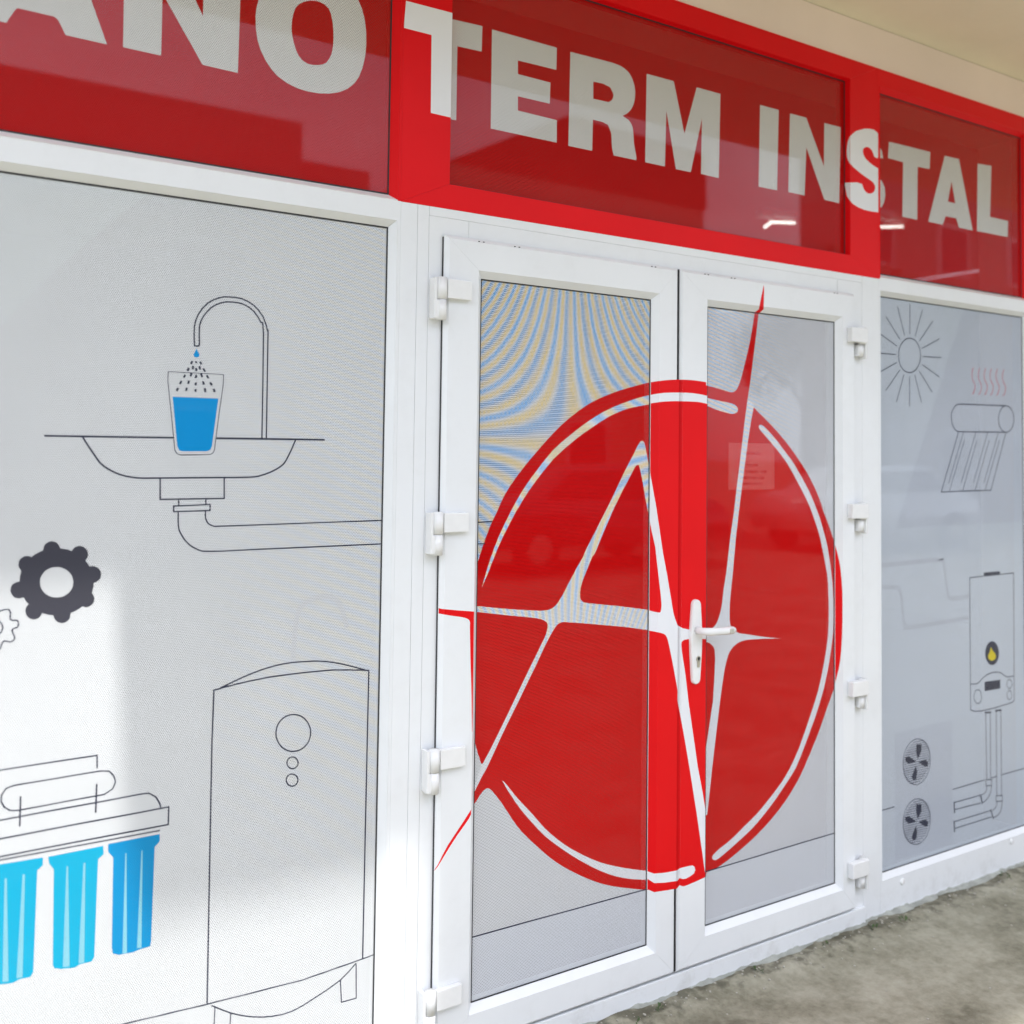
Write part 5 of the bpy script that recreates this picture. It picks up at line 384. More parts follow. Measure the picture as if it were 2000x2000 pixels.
('P', 'boiler_drawing', 'ink', 'winR_glass', 2, '3.6924,0.8172,3.6909,0.8064,3.6869,0.7966,3.6805,0.7882,3.6722,0.7818,3.6624,0.7777,3.6518,0.7762,3.6409,0.7773,3.6304,0.781,3.6209,0.787,3.6129,0.795,3.6069,0.8045,3.6032,0.8149,3.6021,0.8258,3.6035,0.8364,3.6075,0.8461,3.6137,0.8545,3.6219,0.8609,3.6315,0.8651,3.6421,0.8668,3.653,0.8658,3.6636,0.8622,3.6732,0.8563,3.6813,0.8483,3.6874,0.8387,3.6912,0.8282', []),
('P', 'flame_drawing', 'yellow_ink', 'winR_glass', 3, '3.6395,0.8466,3.651,0.8297,3.6665,0.8192,3.6725,0.805,3.6622,0.7947,3.6427,0.793,3.6257,0.8006,3.6197,0.8146,3.6315,0.827', []),
('L', 'boiler_drawing', 'ink', 'winR_glass', 2, '3.5082,0.7202,3.5295,0.7175,3.5496,0.7169,3.5651,0.7231,3.5802,0.7314,3.5985,0.739,3.6188,0.7451,3.6421,0.7478,3.6655,0.7478,3.6861,0.7454,3.7047,0.7405,3.7217,0.7317,3.7363,0.7235,3.746,0.7209,3.7563,0.7204,3.7734,0.7199,3.7926,0.7197', [0.00348, 0]),
('P', 'boiler_drawing', 'ink', 'winR_glass', 2, '3.5969,0.7184,3.6989,0.7162,3.6984,0.6822,3.5964,0.6835', []),
('L', 'boiler_drawing', 'ink', 'winR_glass', 2, '3.5771,0.6657,3.576,0.6586,3.573,0.6523,3.5684,0.6473,3.5625,0.644,3.5559,0.6427,3.549,0.6436,3.5424,0.6464,3.5367,0.6511,3.5323,0.6571,3.5295,0.6641,3.5286,0.6715,3.5297,0.6786,3.5326,0.6849,3.5372,0.6899,3.543,0.6931,3.5496,0.6945,3.5565,0.6937,3.5631,0.6908,3.5689,0.6862,3.5734,0.6801,3.5762,0.6731', [0.00296, 1]),
('L', 'boiler_drawing', 'ink', 'winR_glass', 2, '3.7776,0.6906,3.7764,0.6848,3.7733,0.6799,3.7685,0.6766,3.7627,0.6752,3.7566,0.6759,3.7508,0.6786,3.7462,0.683,3.7432,0.6885,3.7423,0.6946,3.7434,0.7004,3.7465,0.7052,3.7513,0.7086,3.7571,0.71,3.7632,0.7094,3.7689,0.7067,3.7736,0.7023,3.7766,0.6967', [0.00284, 1]),
('L', 'boiler_drawing', 'ink', 'winR_glass', 2, '3.7753,0.6483,3.7743,0.6425,3.7714,0.6376,3.767,0.6342,3.7618,0.6328,3.7562,0.6334,3.751,0.6361,3.7468,0.6405,3.7441,0.646,3.7432,0.652,3.7443,0.6578,3.7471,0.6627,3.7515,0.6661,3.7567,0.6676,3.7623,0.6669,3.7675,0.6642,3.7717,0.6599,3.7744,0.6543', [0.00284, 1]),
('L', 'pipework_drawing', 'ink', 'winR_glass', 2, '3.6021,0.5993,3.6061,0.3511', [0.00342, 0]),
('L', 'pipework_drawing', 'ink', 'winR_glass', 2, '3.6321,0.5955,3.6312,0.3471', [0.00342, 0]),
('L', 'pipework_drawing', 'ink', 'winR_glass', 2, '3.6709,0.6001,3.6702,0.2816', [0.00344, 0]),
('L', 'pipework_drawing', 'ink', 'winR_glass', 2, '3.7015,0.5973,3.7018,0.2762', [0.00344, 0]),
('L', 'pipework_drawing', 'ink', 'winR_glass', 2, '3.4027,0.3019,3.564,0.3013', [0.00339, 0]),
('L', 'pipework_drawing', 'ink', 'winR_glass', 2, '3.4053,0.2763,3.5665,0.2717', [0.00339, 0]),
('L', 'pipework_drawing', 'ink', 'winR_glass', 2, '3.4048,0.2329,3.6315,0.2328', [0.0034, 0]),
('L', 'pipework_drawing', 'ink', 'winR_glass', 2, '3.4046,0.2078,3.6342,0.2081', [0.0034, 0]),
('L', 'pipework_drawing', 'ink', 'winR_glass', 2, '2.9757,0.3461,3.0584,0.3473', [0.00314, 0]),
('L', 'pipework_drawing', 'ink', 'winR_glass', 2, '3.3948,0.3508,3.5942,0.3531', [0.0034, 0]),
('L', 'pipework_drawing', 'ink', 'winR_glass', 2, '3.6361,0.3532,3.6724,0.3544', [0.00344, 0]),
('L', 'pipework_drawing', 'ink', 'winR_glass', 2, '3.703,0.3548,3.8564,0.355', [0.00353, 0]),
('L', 'pipework_drawing', 'ink', 'winR_glass', 3, '3.5962,0.6032,3.6382,0.5993', [0.00645, 0]),
('L', 'pipework_drawing', 'ink', 'winR_glass', 3, '3.6637,0.6024,3.7064,0.5991', [0.00652, 0]),
('L', 'pipework_drawing', 'ink', 'winR_glass', 3, '3.4016,0.3054,3.4035,0.2639', [0.00618, 0]),
('L', 'pipework_drawing', 'ink', 'winR_glass', 3, '3.4009,0.2363,3.4028,0.1948', [0.00618, 0]),
('L', 'pipework_drawing', 'ink', 'winR_glass', 3, '3.5652,0.3035,3.5765,0.2673', [0.00635, 0]),
('L', 'pipework_drawing', 'ink', 'winR_glass', 3, '3.6298,0.2372,3.6461,0.1997', [0.00642, 0]),
('L', 'pipework_drawing', 'ink', 'winR_glass', 2, '3.6013,0.3519,3.6372,0.3475,3.6369,0.3254,3.6011,0.3295', [0.00342, 1]),
('L', 'pipework_drawing', 'ink', 'winR_glass', 2, '3.6666,0.2815,3.7067,0.2761,3.7064,0.2551,3.6663,0.2607', [0.00346, 1]),
('L', 'pipework_drawing', 'ink', 'winR_glass', 2, '3.6058,0.3287,3.605,0.3217,3.6042,0.3147,3.6008,0.3089,3.5931,0.3051,3.583,0.3024,3.5728,0.2998', [0.0034, 0]),
('L', 'pipework_drawing', 'ink', 'winR_glass', 2, '3.6357,0.3249,3.6347,0.3173,3.6336,0.3097,3.6306,0.3021,3.6248,0.2943,3.6171,0.2865,3.6082,0.28,3.598,0.2758,3.5867,0.273,3.5754,0.2702', [0.0034, 0]),
('L', 'pipework_drawing', 'ink', 'winR_glass', 2, '3.6711,0.2598,3.6697,0.2532,3.6682,0.2466,3.6648,0.2408,3.658,0.2364,3.6492,0.2329,3.6405,0.2295', [0.00342, 0]),
('L', 'pipework_drawing', 'ink', 'winR_glass', 2, '3.7046,0.2548,3.703,0.2442,3.7013,0.2336,3.698,0.2245,3.6923,0.2174,3.6849,0.2117,3.6765,0.2074,3.667,0.2049,3.6565,0.2037,3.6461,0.2025', [0.00344, 0]),
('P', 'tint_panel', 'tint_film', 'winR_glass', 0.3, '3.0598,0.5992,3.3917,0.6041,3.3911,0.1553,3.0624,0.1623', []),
('L', 'fan_drawing', 'ink', 'winR_glass', 2, '3.2612,0.4672,3.2578,0.4529,3.2518,0.4397,3.2435,0.4279,3.2332,0.4181,3.2212,0.4106,3.208,0.4055,3.194,0.4031,3.1797,0.4034,3.1656,0.4064,3.1521,0.412,3.1398,0.42,3.129,0.43,3.1201,0.4418,3.1133,0.455,3.1089,0.4691,3.107,0.4836,3.1077,0.4982,3.1109,0.5122,3.1166,0.5252,3.1246,0.5369,3.1346,0.5467,3.1463,0.5545,3.1593,0.5598,3.1731,0.5625,3.1874,0.5625,3.2017,0.5598,3.2153,0.5545,3.2279,0.5467,3.2391,0.5366,3.2483,0.5247,3.2554,0.5113,3.26,0.4969,3.2619,0.482', [0.00297, 1]),
('L', 'fan_drawing', 'ink', 'winR_glass', 2, '3.1633,0.5534,3.2246,0.553', [0.00264, 0]),
('L', 'fan_drawing', 'ink', 'winR_glass', 2, '3.1483,0.5457,3.2377,0.545', [0.00264, 0]),
('L', 'fan_drawing', 'ink', 'winR_glass', 2, '3.1378,0.538,3.2461,0.5371', [0.00265, 0]),
('L', 'fan_drawing', 'ink', 'winR_glass', 2, '3.1298,0.5303,3.2521,0.5291', [0.00264, 0]),
('L', 'fan_drawing', 'ink', 'winR_glass', 2, '3.1234,0.5226,3.2564,0.5212', [0.00265, 0]),
('L', 'fan_drawing', 'ink', 'winR_glass', 2, '3.1183,0.5149,3.2594,0.5132', [0.00265, 0]),
('L', 'fan_drawing', 'ink', 'winR_glass', 2, '3.1143,0.5072,3.2613,0.5053', [0.00265, 0]),
('L', 'fan_drawing', 'ink', 'winR_glass', 2, '3.1111,0.4995,3.2622,0.4974', [0.00265, 0]),
('L', 'fan_drawing', 'ink', 'winR_glass', 2, '3.1088,0.4918,3.2623,0.4895', [0.00264, 0]),
('L', 'fan_drawing', 'ink', 'winR_glass', 2, '3.1073,0.4841,3.2616,0.4816', [0.00264, 0]),
('L', 'fan_drawing', 'ink', 'winR_glass', 2, '3.1066,0.4764,3.26,0.4737', [0.00265, 0]),
('L', 'fan_drawing', 'ink', 'winR_glass', 2, '3.1067,0.4687,3.2576,0.4658', [0.00265, 0]),
('L', 'fan_drawing', 'ink', 'winR_glass', 2, '3.1076,0.4609,3.2543,0.458', [0.00264, 0]),
('L', 'fan_drawing', 'ink', 'winR_glass', 2, '3.1095,0.4532,3.25,0.4502', [0.00264, 0]),
('L', 'fan_drawing', 'ink', 'winR_glass', 2, '3.1124,0.4454,3.2447,0.4424', [0.00264, 0]),
('L', 'fan_drawing', 'ink', 'winR_glass', 2, '3.1165,0.4376,3.2381,0.4347', [0.00264, 0]),
('L', 'fan_drawing', 'ink', 'winR_glass', 2, '3.1223,0.4297,3.2299,0.427', [0.00262, 0]),
('L', 'fan_drawing', 'ink', 'winR_glass', 2, '3.1304,0.4217,3.2192,0.4194', [0.00262, 0]),
('L', 'fan_drawing', 'ink', 'winR_glass', 2, '3.1431,0.4136,3.2039,0.412', [0.00262, 0]),
('P', 'fan_drawing', 'ink', 'winR_glass', 3.0, '3.1184,0.5089,3.1391,0.509,3.1783,0.4853,3.139,0.4816,3.1208,0.494', []),
('P', 'fan_drawing', 'ink', 'winR_glass', 3.1, '3.1941,0.4796,3.2341,0.4817,3.2501,0.4711,3.2446,0.4555,3.2232,0.4621', []),
('P', 'fan_drawing', 'ink', 'winR_glass', 3.2, '3.1814,0.5434,3.2105,0.5409,3.2103,0.5164,3.1889,0.4902,3.1801,0.5208', []),
('P', 'fan_drawing', 'ink', 'winR_glass', 3.3, '3.1782,0.469,3.1859,0.4483,3.1805,0.4232,3.1621,0.4213,3.1543,0.4339,3.1675,0.4544', []),
('L', 'fan_drawing', 'ink', 'winR_glass', 2, '3.2594,0.2557,3.256,0.2416,3.2501,0.2286,3.2418,0.2172,3.2315,0.2078,3.2196,0.2006,3.2064,0.196,3.1924,0.194,3.1782,0.1948,3.1641,0.1982,3.1507,0.2042,3.1384,0.2125,3.1276,0.2229,3.1187,0.2349,3.112,0.2482,3.1076,0.2624,3.1057,0.2769,3.1064,0.2913,3.1096,0.3052,3.1153,0.318,3.1232,0.3293,3.1332,0.3388,3.1448,0.3461,3.1578,0.351,3.1716,0.3533,3.1859,0.3529,3.2001,0.3497,3.2137,0.344,3.2263,0.3358,3.2374,0.3255,3.2466,0.3133,3.2536,0.2998,3.2582,0.2853,3.2602,0.2704', [0.00296, 1]),
('L', 'fan_drawing', 'ink', 'winR_glass', 2, '3.1618,0.3445,3.2229,0.3422', [0.00262, 0]),
('L', 'fan_drawing', 'ink', 'winR_glass', 2, '3.1468,0.3373,3.236,0.3339', [0.00262, 0]),
('L', 'fan_drawing', 'ink', 'winR_glass', 2, '3.1364,0.33,3.2444,0.3257', [0.00262, 0]),
('L', 'fan_drawing', 'ink', 'winR_glass', 2, '3.1284,0.3226,3.2503,0.3176', [0.00262, 0]),
('L', 'fan_drawing', 'ink', 'winR_glass', 2, '3.1221,0.3151,3.2546,0.3095', [0.00264, 0]),
('L', 'fan_drawing', 'ink', 'winR_glass', 2, '3.117,0.3076,3.2576,0.3016', [0.00264, 0]),
('L', 'fan_drawing', 'ink', 'winR_glass', 2, '3.1129,0.3001,3.2595,0.2936', [0.00262, 0]),
('L', 'fan_drawing', 'ink', 'winR_glass', 2, '3.1098,0.2926,3.2605,0.2857', [0.00264, 0]),
('L', 'fan_drawing', 'ink', 'winR_glass', 2, '3.1075,0.285,3.2606,0.2778', [0.00262, 0]),
('L', 'fan_drawing', 'ink', 'winR_glass', 2, '3.106,0.2774,3.2598,0.27', [0.00264, 0]),
('L', 'fan_drawing', 'ink', 'winR_glass', 2, '3.1053,0.2697,3.2582,0.2622', [0.00262, 0]),
('L', 'fan_drawing', 'ink', 'winR_glass', 2, '3.1054,0.262,3.2558,0.2544', [0.00264, 0]),
('L', 'fan_drawing', 'ink', 'winR_glass', 2, '3.1063,0.2543,3.2525,0.2468', [0.00264, 0]),
('L', 'fan_drawing', 'ink', 'winR_glass', 2, '3.1082,0.2465,3.2483,0.2391', [0.00262, 0]),
('L', 'fan_drawing', 'ink', 'winR_glass', 2, '3.111,0.2387,3.243,0.2316', [0.00262, 0]),
('L', 'fan_drawing', 'ink', 'winR_glass', 2, '3.1152,0.2308,3.2364,0.2241', [0.00262, 0]),
('L', 'fan_drawing', 'ink', 'winR_glass', 2, '3.1209,0.2227,3.2282,0.2167', [0.00262, 0]),
('L', 'fan_drawing', 'ink', 'winR_glass', 2, '3.129,0.2146,3.2175,0.2095', [0.00262, 0]),
('L', 'fan_drawing', 'ink', 'winR_glass', 2, '3.1417,0.2061,3.2023,0.2026', [0.00259, 0]),
('P', 'fan_drawing', 'ink', 'winR_glass', 3.0, '3.117,0.3017,3.1377,0.3011,3.1768,0.2763,3.1376,0.2738,3.1195,0.2868', []),
('P', 'fan_drawing', 'ink', 'winR_glass', 3.1, '3.1925,0.2702,3.2324,0.271,3.2484,0.2599,3.2429,0.2446,3.2216,0.2518', []),
('P', 'fan_drawing', 'ink', 'winR_glass', 3.2, '3.1798,0.334,3.2089,0.3306,3.2087,0.3062,3.1873,0.2808,3.1786,0.3116', []),
('P', 'fan_drawing', 'ink', 'winR_glass', 3.3, '3.1767,0.2601,3.1844,0.2393,3.179,0.2144,3.1606,0.2131,3.1528,0.2259,3.1661,0.246', [])
]
# ---------------------------------------------------------------- mesh helpers
def link(name, bm, mat, parent=None, kind=None, smooth=False):
    me = bpy.data.meshes.new(name); bm.to_mesh(me); bm.free(); me.materials.append(MATS[mat])
    if smooth:
        for p_ in me.polygons: p_.use_smooth = True
    o = bpy.data.objects.new(name, me); COL.objects.link(o)
    if parent is not None:
        o.parent = parent; L = parent
        off = Vector((0, 0, 0))
        while L is not None: off += L.location; L = L.parent
        me.transform(Matrix.Translation(-off))
    if kind: o['kind'] = kind
    return o
def thing(name, label, cat, loc=(0, 0, 0), group=None):
    o = bpy.data.objects.new(name, None); COL.objects.link(o); o.location = loc; o.empty_display_size = 0.1
    o['label'] = label; o['category'] = cat
    if group: o['group'] = group
    return o
def box(bm, x0, x1, y0, y1, z0, z1, bev=0.0):
    vs_ = [bm.verts.new(c) for c in ((x0, y0, z0), (x1, y0, z0), (x1, y1, z0), (x0, y1, z0), (x0, y0, z1), (x1, y0, z1), (x1, y1, z1), (x0, y1, z1))]
    fs = [bm.faces.new([vs_[i] for i in f]) for f in ((0, 3, 2, 1), (4, 5, 6, 7), (0, 1, 5, 4), (1, 2, 6, 5), (2, 3, 7, 6), (3, 0, 4, 7))]
    if bev:
        es = list({e for f in fs for e in f.edges}); bmesh.ops.bevel(bm, geom=es, offset=bev, segments=2, affect='EDGES', profile=0.6)
def box_obj(name, mat, parent, x0, x1, y0, y1, z0, z1, bev=0.0, kind=None):
    bm = bmesh.new(); box(bm, x0, x1, y0, y1, z0, z1, bev); return link(name, bm, mat, parent, kind)
def tube(bm, a, b, r0, r1, n=20, caps=True):
    a, b = Vector(a), Vector(b); d = (b - a).normalized(); up = Vector((0, 0, 1)) if abs(d.z) < .9 else Vector((1, 0, 0))
    u_ = d.cross(up).normalized(); v_ = d.cross(u_)
    A = [bm.verts.new(a + (u_ * math.cos(t) + v_ * math.sin(t)) * r0) for t in [TAU * i / n for i in range(n)]]
    B = [bm.verts.new(b + (u_ * math.cos(t) + v_ * math.sin(t)) * r1) for t in [TAU * i / n for i in range(n)]]
    for i in range(n):
        j = (i + 1) % n; bm.faces.new((A[i], A[j], B[j], B[i]))
    if caps: bm.faces.new(A[::-1]); bm.faces.new(B)
def frame(names, mats, parent, outer, inner, profile, sides='LRTB'):
    """mitred rectangular frame; outer / inner = (x0,x1,z0,z1); profile points ('o'|'i', distance, y): four separate members"""
    def ring(k, d, y):
        if k == 'o': x0, x1, z0, z1 = outer[0] + d, outer[1] - d, outer[2] + d, outer[3] - d
        else: x0, x1, z0, z1 = inner[0] - d, inner[1] + d, inner[2] - d, inner[3] + d
        return [(x0, y, z0), (x1, y, z0), (x1, y, z1), (x0, y, z1)]
    R_ = [ring(*p_) for p_ in profile]
    ends = {'B': (0, 1), 'R': (1, 2), 'T': (2, 3), 'L': (3, 0)}
    out = {}
    for s_ in sides:
        a, b = ends[s_]; bm = bmesh.new()
        dx_, dz_ = {'B': (.00025, 0), 'R': (0, .00025), 'T': (-.00025, 0), 'L': (0, -.00025)}[s_]     # hairline mitre joints
        A = [bm.verts.new((r_[a][0] + dx_, r_[a][1], r_[a][2] + dz_)) for r_ in R_]; B = [bm.verts.new((r_[b][0] - dx_, r_[b][1], r_[b][2] - dz_)) for r_ in R_]
        for i in range(len(R_)):
            j = (i + 1) % len(R_)
            bm.faces.new((A[i], B[i], B[j], A[j]))
        bm.faces.new(A[::-1]); bm.faces.new(B)
        bmesh.ops.recalc_face_normals(bm, faces=bm.faces)
        nm = names if isinstance(names, str) else names[s_]; mt = mats if isinstance(mats, str) else mats[s_]
        out[s_] = link(nm, bm, mt, parent)
    return out
# ---------------------------------------------------------------- flat prints (decals) laid on the faces they stick to
def parse(s_):
    v = [float(x) for x in s_.split(',')]; return [(v[i], v[i + 1]) for i in range(0, len(v), 2)]
def on_plane(reg, x, z, off):
    rect, p0, n = REG[reg]; n = Vector(n).normalized(); 
    if n.y < 0: n = -n
    p0 = Vector(p0); y = p0.y - (n.x * (x - p0.x) + n.z * (z - p0.z)) / n.y
    return Vector((x, y, z)) - n * off
def clip(bm, rect):
    x0, x1, z0, z1 = rect
    for co, no in (((x0, 0, 0), (-1, 0, 0)), ((x1, 0, 0), (1, 0, 0)), ((0, 0, z0), (0, 0, -1)), ((0, 0, z1), (0, 0, 1))):
        bmesh.ops.bisect_plane(bm, geom=bm.verts[:] + bm.edges[:] + bm.faces[:], dist=1e-7, plane_co=co, plane_no=no, clear_outer=True)
def decal_bm(d, idx):
    k, name, mat, reg, order, s_, xs = d
    bm = bmesh.new(); P_ = parse(s_); off = 0.00004 + order * 0.00006 + (idx % 12) * 0.000004
    if k == 'P':
        loops = [P_] + [parse(h) for h in xs]
        flat = [p_ for l in loops for p_ in l]; V_ = [bm.verts.new((p_[0], 0, p_[1])) for p_ in flat]
        for t in tessellate_polygon([[Vector((p_[0], p_[1], 0)) for p_ in l] for l in loops]):
            try: bm.faces.new([V_[i] for i in t])
            except ValueError: pass
    else:
        wd, closed = xs; n = len(P_); pts = [Vector(p_) for p_ in P_]; Lf, Rt = [], []
        for i in range(n):
            a = pts[i - 1] if (i > 0 or closed) else None; b = pts[(i + 1) % n] if (i < n - 1 or closed) else None
            d1 = (pts[i] - a).normalized() if a is not None else None; d2 = (b - pts[i]).normalized() if b is not None else None
            t = ((d1 + d2) if (d1 and d2) else (d1 or d2)); t = t.normalized() if t.length > 1e-6 else d1
            nn = Vector((-t.y, t.x)); ref = d1 or d2; c_ = max(0.45, abs(nn.dot(Vector((-ref.y, ref.x)))))
            h = wd / 2 / c_; Lf.append(bm.verts.new((pts[i].x + nn.x * h, 0, pts[i].y + nn.y * h))); Rt.append(bm.verts.new((pts[i].x - nn.x * h, 0, pts[i].y - nn.y * h)))
        for i in range(n if closed else n - 1):
            j = (i + 1) % n
            bm.faces.new((Lf[i], Lf[j], Rt[j], Rt[i]))
    clip(bm, REG[reg][0])
    for v in bm.verts: v.co = on_plane(reg, v.co.x, v.co.z, off)
    bm.normal_update()
    for f in bm.faces:
        if f.normal.y > 0: f.normal_flip()
    return bm
SPLIT = {'logo_print', 'logo_outline', 'letter', 'pipe_drawing', 'floor_line', 'tint_panel', 'cartridge_drawing', 'water_drawing', 'pipe_shadow_drawing', 'steam_drawing'}
def add_decals(reg, parent, remap=None):
    groups = {}
    for i, d in enumerate(DEC):
        if d[3] != reg: continue
        key = (d[1], d[2]) if d[1] != 'letter' else (d[1], d[2], i)
        groups.setdefault(key, []).append((i, d))
    for key, items in groups.items():
        bm = bmesh.new(); mat = (remap or {}).get(key[1], key[1])
        for i, d in items:
            b2 = decal_bm(d, i); tmp = bpy.data.meshes.new('tmp'); b2.to_mesh(tmp); b2.free(); bm.from_mesh(tmp); bpy.data.meshes.remove(tmp)
        if not len(bm.faces): bm.free(); continue
        if key[0] in SPLIT:                      # every separate piece of vinyl is an object of its own
            bm.faces.ensure_lookup_table(); bm.faces.index_update(); left = set(range(len(bm.faces)))
            while left:
                st_ = [left.pop()]; isl = set(st_)
                while st_:
                    f_ = bm.faces[st_.pop()]
                    for e_ in f_.edges:
                        for g_ in e_.link_faces:
                            if g_.index in left: left.discard(g_.index); isl.add(g_.index); st_.append(g_.index)
                b3 = bmesh.new(); vm = {}; ar = 0
                for fi in isl:
                    f_ = bm.faces[fi]; ar += f_.calc_area()
                    for v_ in f_.verts:
                        if v_ not in vm: vm[v_] = b3.verts.new(v_.co)
                    try: b3.faces.new([vm[v_] for v_ in f_.verts])
                    except ValueError: pass
                if ar > 1.5e-6: link(key[0], b3, mat, parent)
                else: b3.free()
            bm.free()
        else: link(key[0], bm, mat, parent)
def pane_and_film(parent, rect, y, filmmat, name='window_film'):
    """printed film outermost at depth y, glass slab 1 mm behind it"""
    x0, x1, z0, z1 = rect
    bm = bmesh.new(); box(bm, x0 - .012, x1 + .012, y + .001, y + .007, z0 - .012, z1 + .012); link('glass_pane', bm, 'glass', parent)
    bm = bmesh.new(); f = bm.faces.new([bm.verts.new(c) for c in ((x0, y, z0), (x1, y, z0), (x1, y, z1), (x0, y, z1))])
    return link(name, bm, filmmat, parent)
def gasket_or_gap_shade(parent, rect, y, wd=.0028):
    frame('gasket_or_gap_shade', 'gasket_or_gap_shade', parent, (rect[0] - .001, rect[1] + .001, rect[2] - .001, rect[3] + .001), (rect[0] + wd, rect[1] - wd, rect[2] + wd, rect[3] - wd),
          [('o', 0, y - .0015), ('i', 0, y - .0015), ('i', 0, y - .0005), ('o', 0, y - .0005)])
# ---------------------------------------------------------------- the shop building (room behind the glass, roof, canopy)
BX0, BX1, BZ = -4.0, 9.0, 3.082
bld = thing('shop_building', 'cream plastered shop building with lintel above the red sign band', 'building', (2.0, 1.0, 0))
box_obj('lintel', 'plaster', bld, BX0, BX1, 0.004, .35, 2.934, BZ - .002)
box_obj('pier', 'plaster', bld, BX0, -1.56, 0.002, .35, 0, 2.933)
box_obj('pier', 'plaster', bld, 4.10, BX1, 0.002, .35, 0, 2.933)
box_obj('side_wall', 'interior_dark', bld, BX0, BX0 + .25, .352, 7.0, 0, 3.33); box_obj('side_wall', 'interior_dark', bld, BX1 - .25, BX1, .352, 7.0, 0, 3.33)
box_obj('back_wall', 'interior_dark', bld, BX0, BX1, 7.002, 7.25, 0, 3.41)
box_obj('interior_floor', 'interior_dark', bld, BX0 + .26, BX1 - .26, .09, 6.99, -.05, .03)
box_obj('interior_ceiling', 'interior_dark', bld, BX0 + .26, BX1 - .26, .36, 6.99, 3.34, 3.40)
box_obj('upper_wall', 'plaster', bld, BX0, BX1, .02, 7.2, BZ + .34, 6.4)
cano = thing('canopy', 'grey beige concrete canopy with smooth underside over the shopfront', 'canopy', (2.0, -.6, BZ))
bm = bmesh.new()
CP = [(BX0, .30), (BX0, -.845), (.455, -.845), (.485, -1.08), (.54, -1.20), (BX1, -1.20), (BX1, .30)]
lo = [bm.verts.new((x, y, BZ)) for x, y in CP]; hi = [bm.verts.new((x, y, BZ + .335)) for x, y in CP]
bm.faces.new(lo); bm.faces.new(hi[::-1])
for i in range(len(CP)): j = (i + 1) % len(CP); bm.faces.new((lo[i], hi[i], hi[j], lo[j]))
bmesh.ops.recalc_face_normals(bm, faces=bm.faces); link('slab', bm, 'soffit_plaster', cano)
box_obj('shade_slab', 'plaster', bld, 1.19, BX1, -3.25, .018, 5.45, 5.68)  # unseen slab added to cast shade over the doors and nearby paving
LAMPS = (((5.045, 2.5, 3.106), (5.115, 2.5, 3.152)), ((5.10, 2.5, 3.150), (5.34, 2.5, 3.176)), ((6.20, 2.5, 3.262), (6.52, 2.5, 3.308)))
for k, (a, b) in enumerate(LAMPS):
    lp = thing('ceiling_lamp', ('short slanting lit tube lamp seen below the letters IN in the red transom', 'longer lit tube lamp beside the slanting one behind the central transom', 'lit tube lamp seen behind the right red transom')[k], 'ceiling lamp', a, 'tube lamps inside the shop')
    bm = bmesh.new(); tube(bm, a, b, .008, .008, 10); link('tube', bm, 'tube_light', lp)
    box_obj('lamp_housing', 'white_pvc', lp, a[0] - .02, b[0] + .02, 2.50, 2.56, b[2] + .03, b[2] + .07)
# ---------------------------------------------------------------- window units left and right
def window_unit(name, label, cat, xl, xr, gl, gr, zb, zrail0, zrail1, zt_b, zt_t, filmmat, regs, beadR=True):
    t = thing(name, label, cat, ((xl + xr) / 2, .03, 0))
    W_ = .018; zg0, zg1 = zb, zrail0           # glass limits of the lower light
    fL, fR = gl - W_, gr + W_
    # posts and rails (face plane y = 0)
    box_obj('jamb', 'white_pvc', t, xl, fL, 0, .07, 0.0, 2.1865); box_obj('jamb', 'white_pvc', t, fR, xr, 0, .07, 0.0, 2.1865)
    box_obj('jamb', 'red_vinyl', t, xl, fL, 0, .07, 2.1869, 2.933); box_obj('jamb', 'red_vinyl', t, fR, xr, 0, .07, 2.1869, 2.933)
    box_obj('bottom_rail', 'white_pvc', t, fL, fR, 0, .07, .001, zb - W_)
    box_obj('middle_rail', 'white_pvc', t, fL, fR, 0, .07, zrail0 + W_, zrail1)
    box_obj('top_rail', 'red_vinyl', t, fL, fR, 0, .07, zt_t + W_, 2.933)
    bead = [('o', 0, 0), ('o', .002, -.0012), ('i', .002, .018), ('i', 0, .021), ('i', 0, .045), ('o', 0, .045)]
    frame('glazing_bead', 'white_pvc', t, (fL, fR, zb - W_, zrail0 + W_), (gl, gr, zb, zrail0), bead)
    frame('glazing_bead', {'L': 'red_vinyl', 'R': 'red_vinyl', 'T': 'red_vinyl', 'B': 'white_pvc'}, t, (fL, fR, zrail1, zt_t + W_), (gl, gr, zt_b, zt_t), bead)
    f1 = pane_and_film(t, (gl, gr, zb, zrail0), .021, filmmat); gasket_or_gap_shade(t, (gl, gr, zb, zrail0), .021)
    f2 = pane_and_film(t, (gl, gr, zt_b, zt_t), .021, 'red_film_transom', 'red_transom_film'); gasket_or_gap_shade(t, (gl, gr, zt_b, zt_t), .021)
    add_decals(regs[0], f1, {'tint_film': 'tint_film_right', 'white_film': 'white_film'} if xl > 2 else None); add_decals(regs[1], f2)
    return t
wl = window_unit('shop_window', 'large left shop window with sink, gear and water filter line drawings', 'shop window', -1.55, 1.1033, -1.48, 1.078, .135, 2.121, 2.1862, 2.204, 2.847, 'grey_film', ('winL_glass', 'tranL_glass'))
wr = window_unit('shop_window', 'narrow right shop window with sun, solar tank and boiler line drawings', 'shop window', 2.9535, 4.095, 2.978, 3.866, .137, 2.130, 2.190, 2.208, 2.855, 'grey_film_right', ('winR_glass', 'tranR_glass'))
for x, z, parent in ((3.0706, .0959, wr), (3.7287, .105, wr), (.35, .08, wl)):
    bm = bmesh.new(); tube(bm, (x, -.0005, z), (x, -.006, z), .012, .008, 14); link('screw_cap', bm, 'hinge_white', parent)
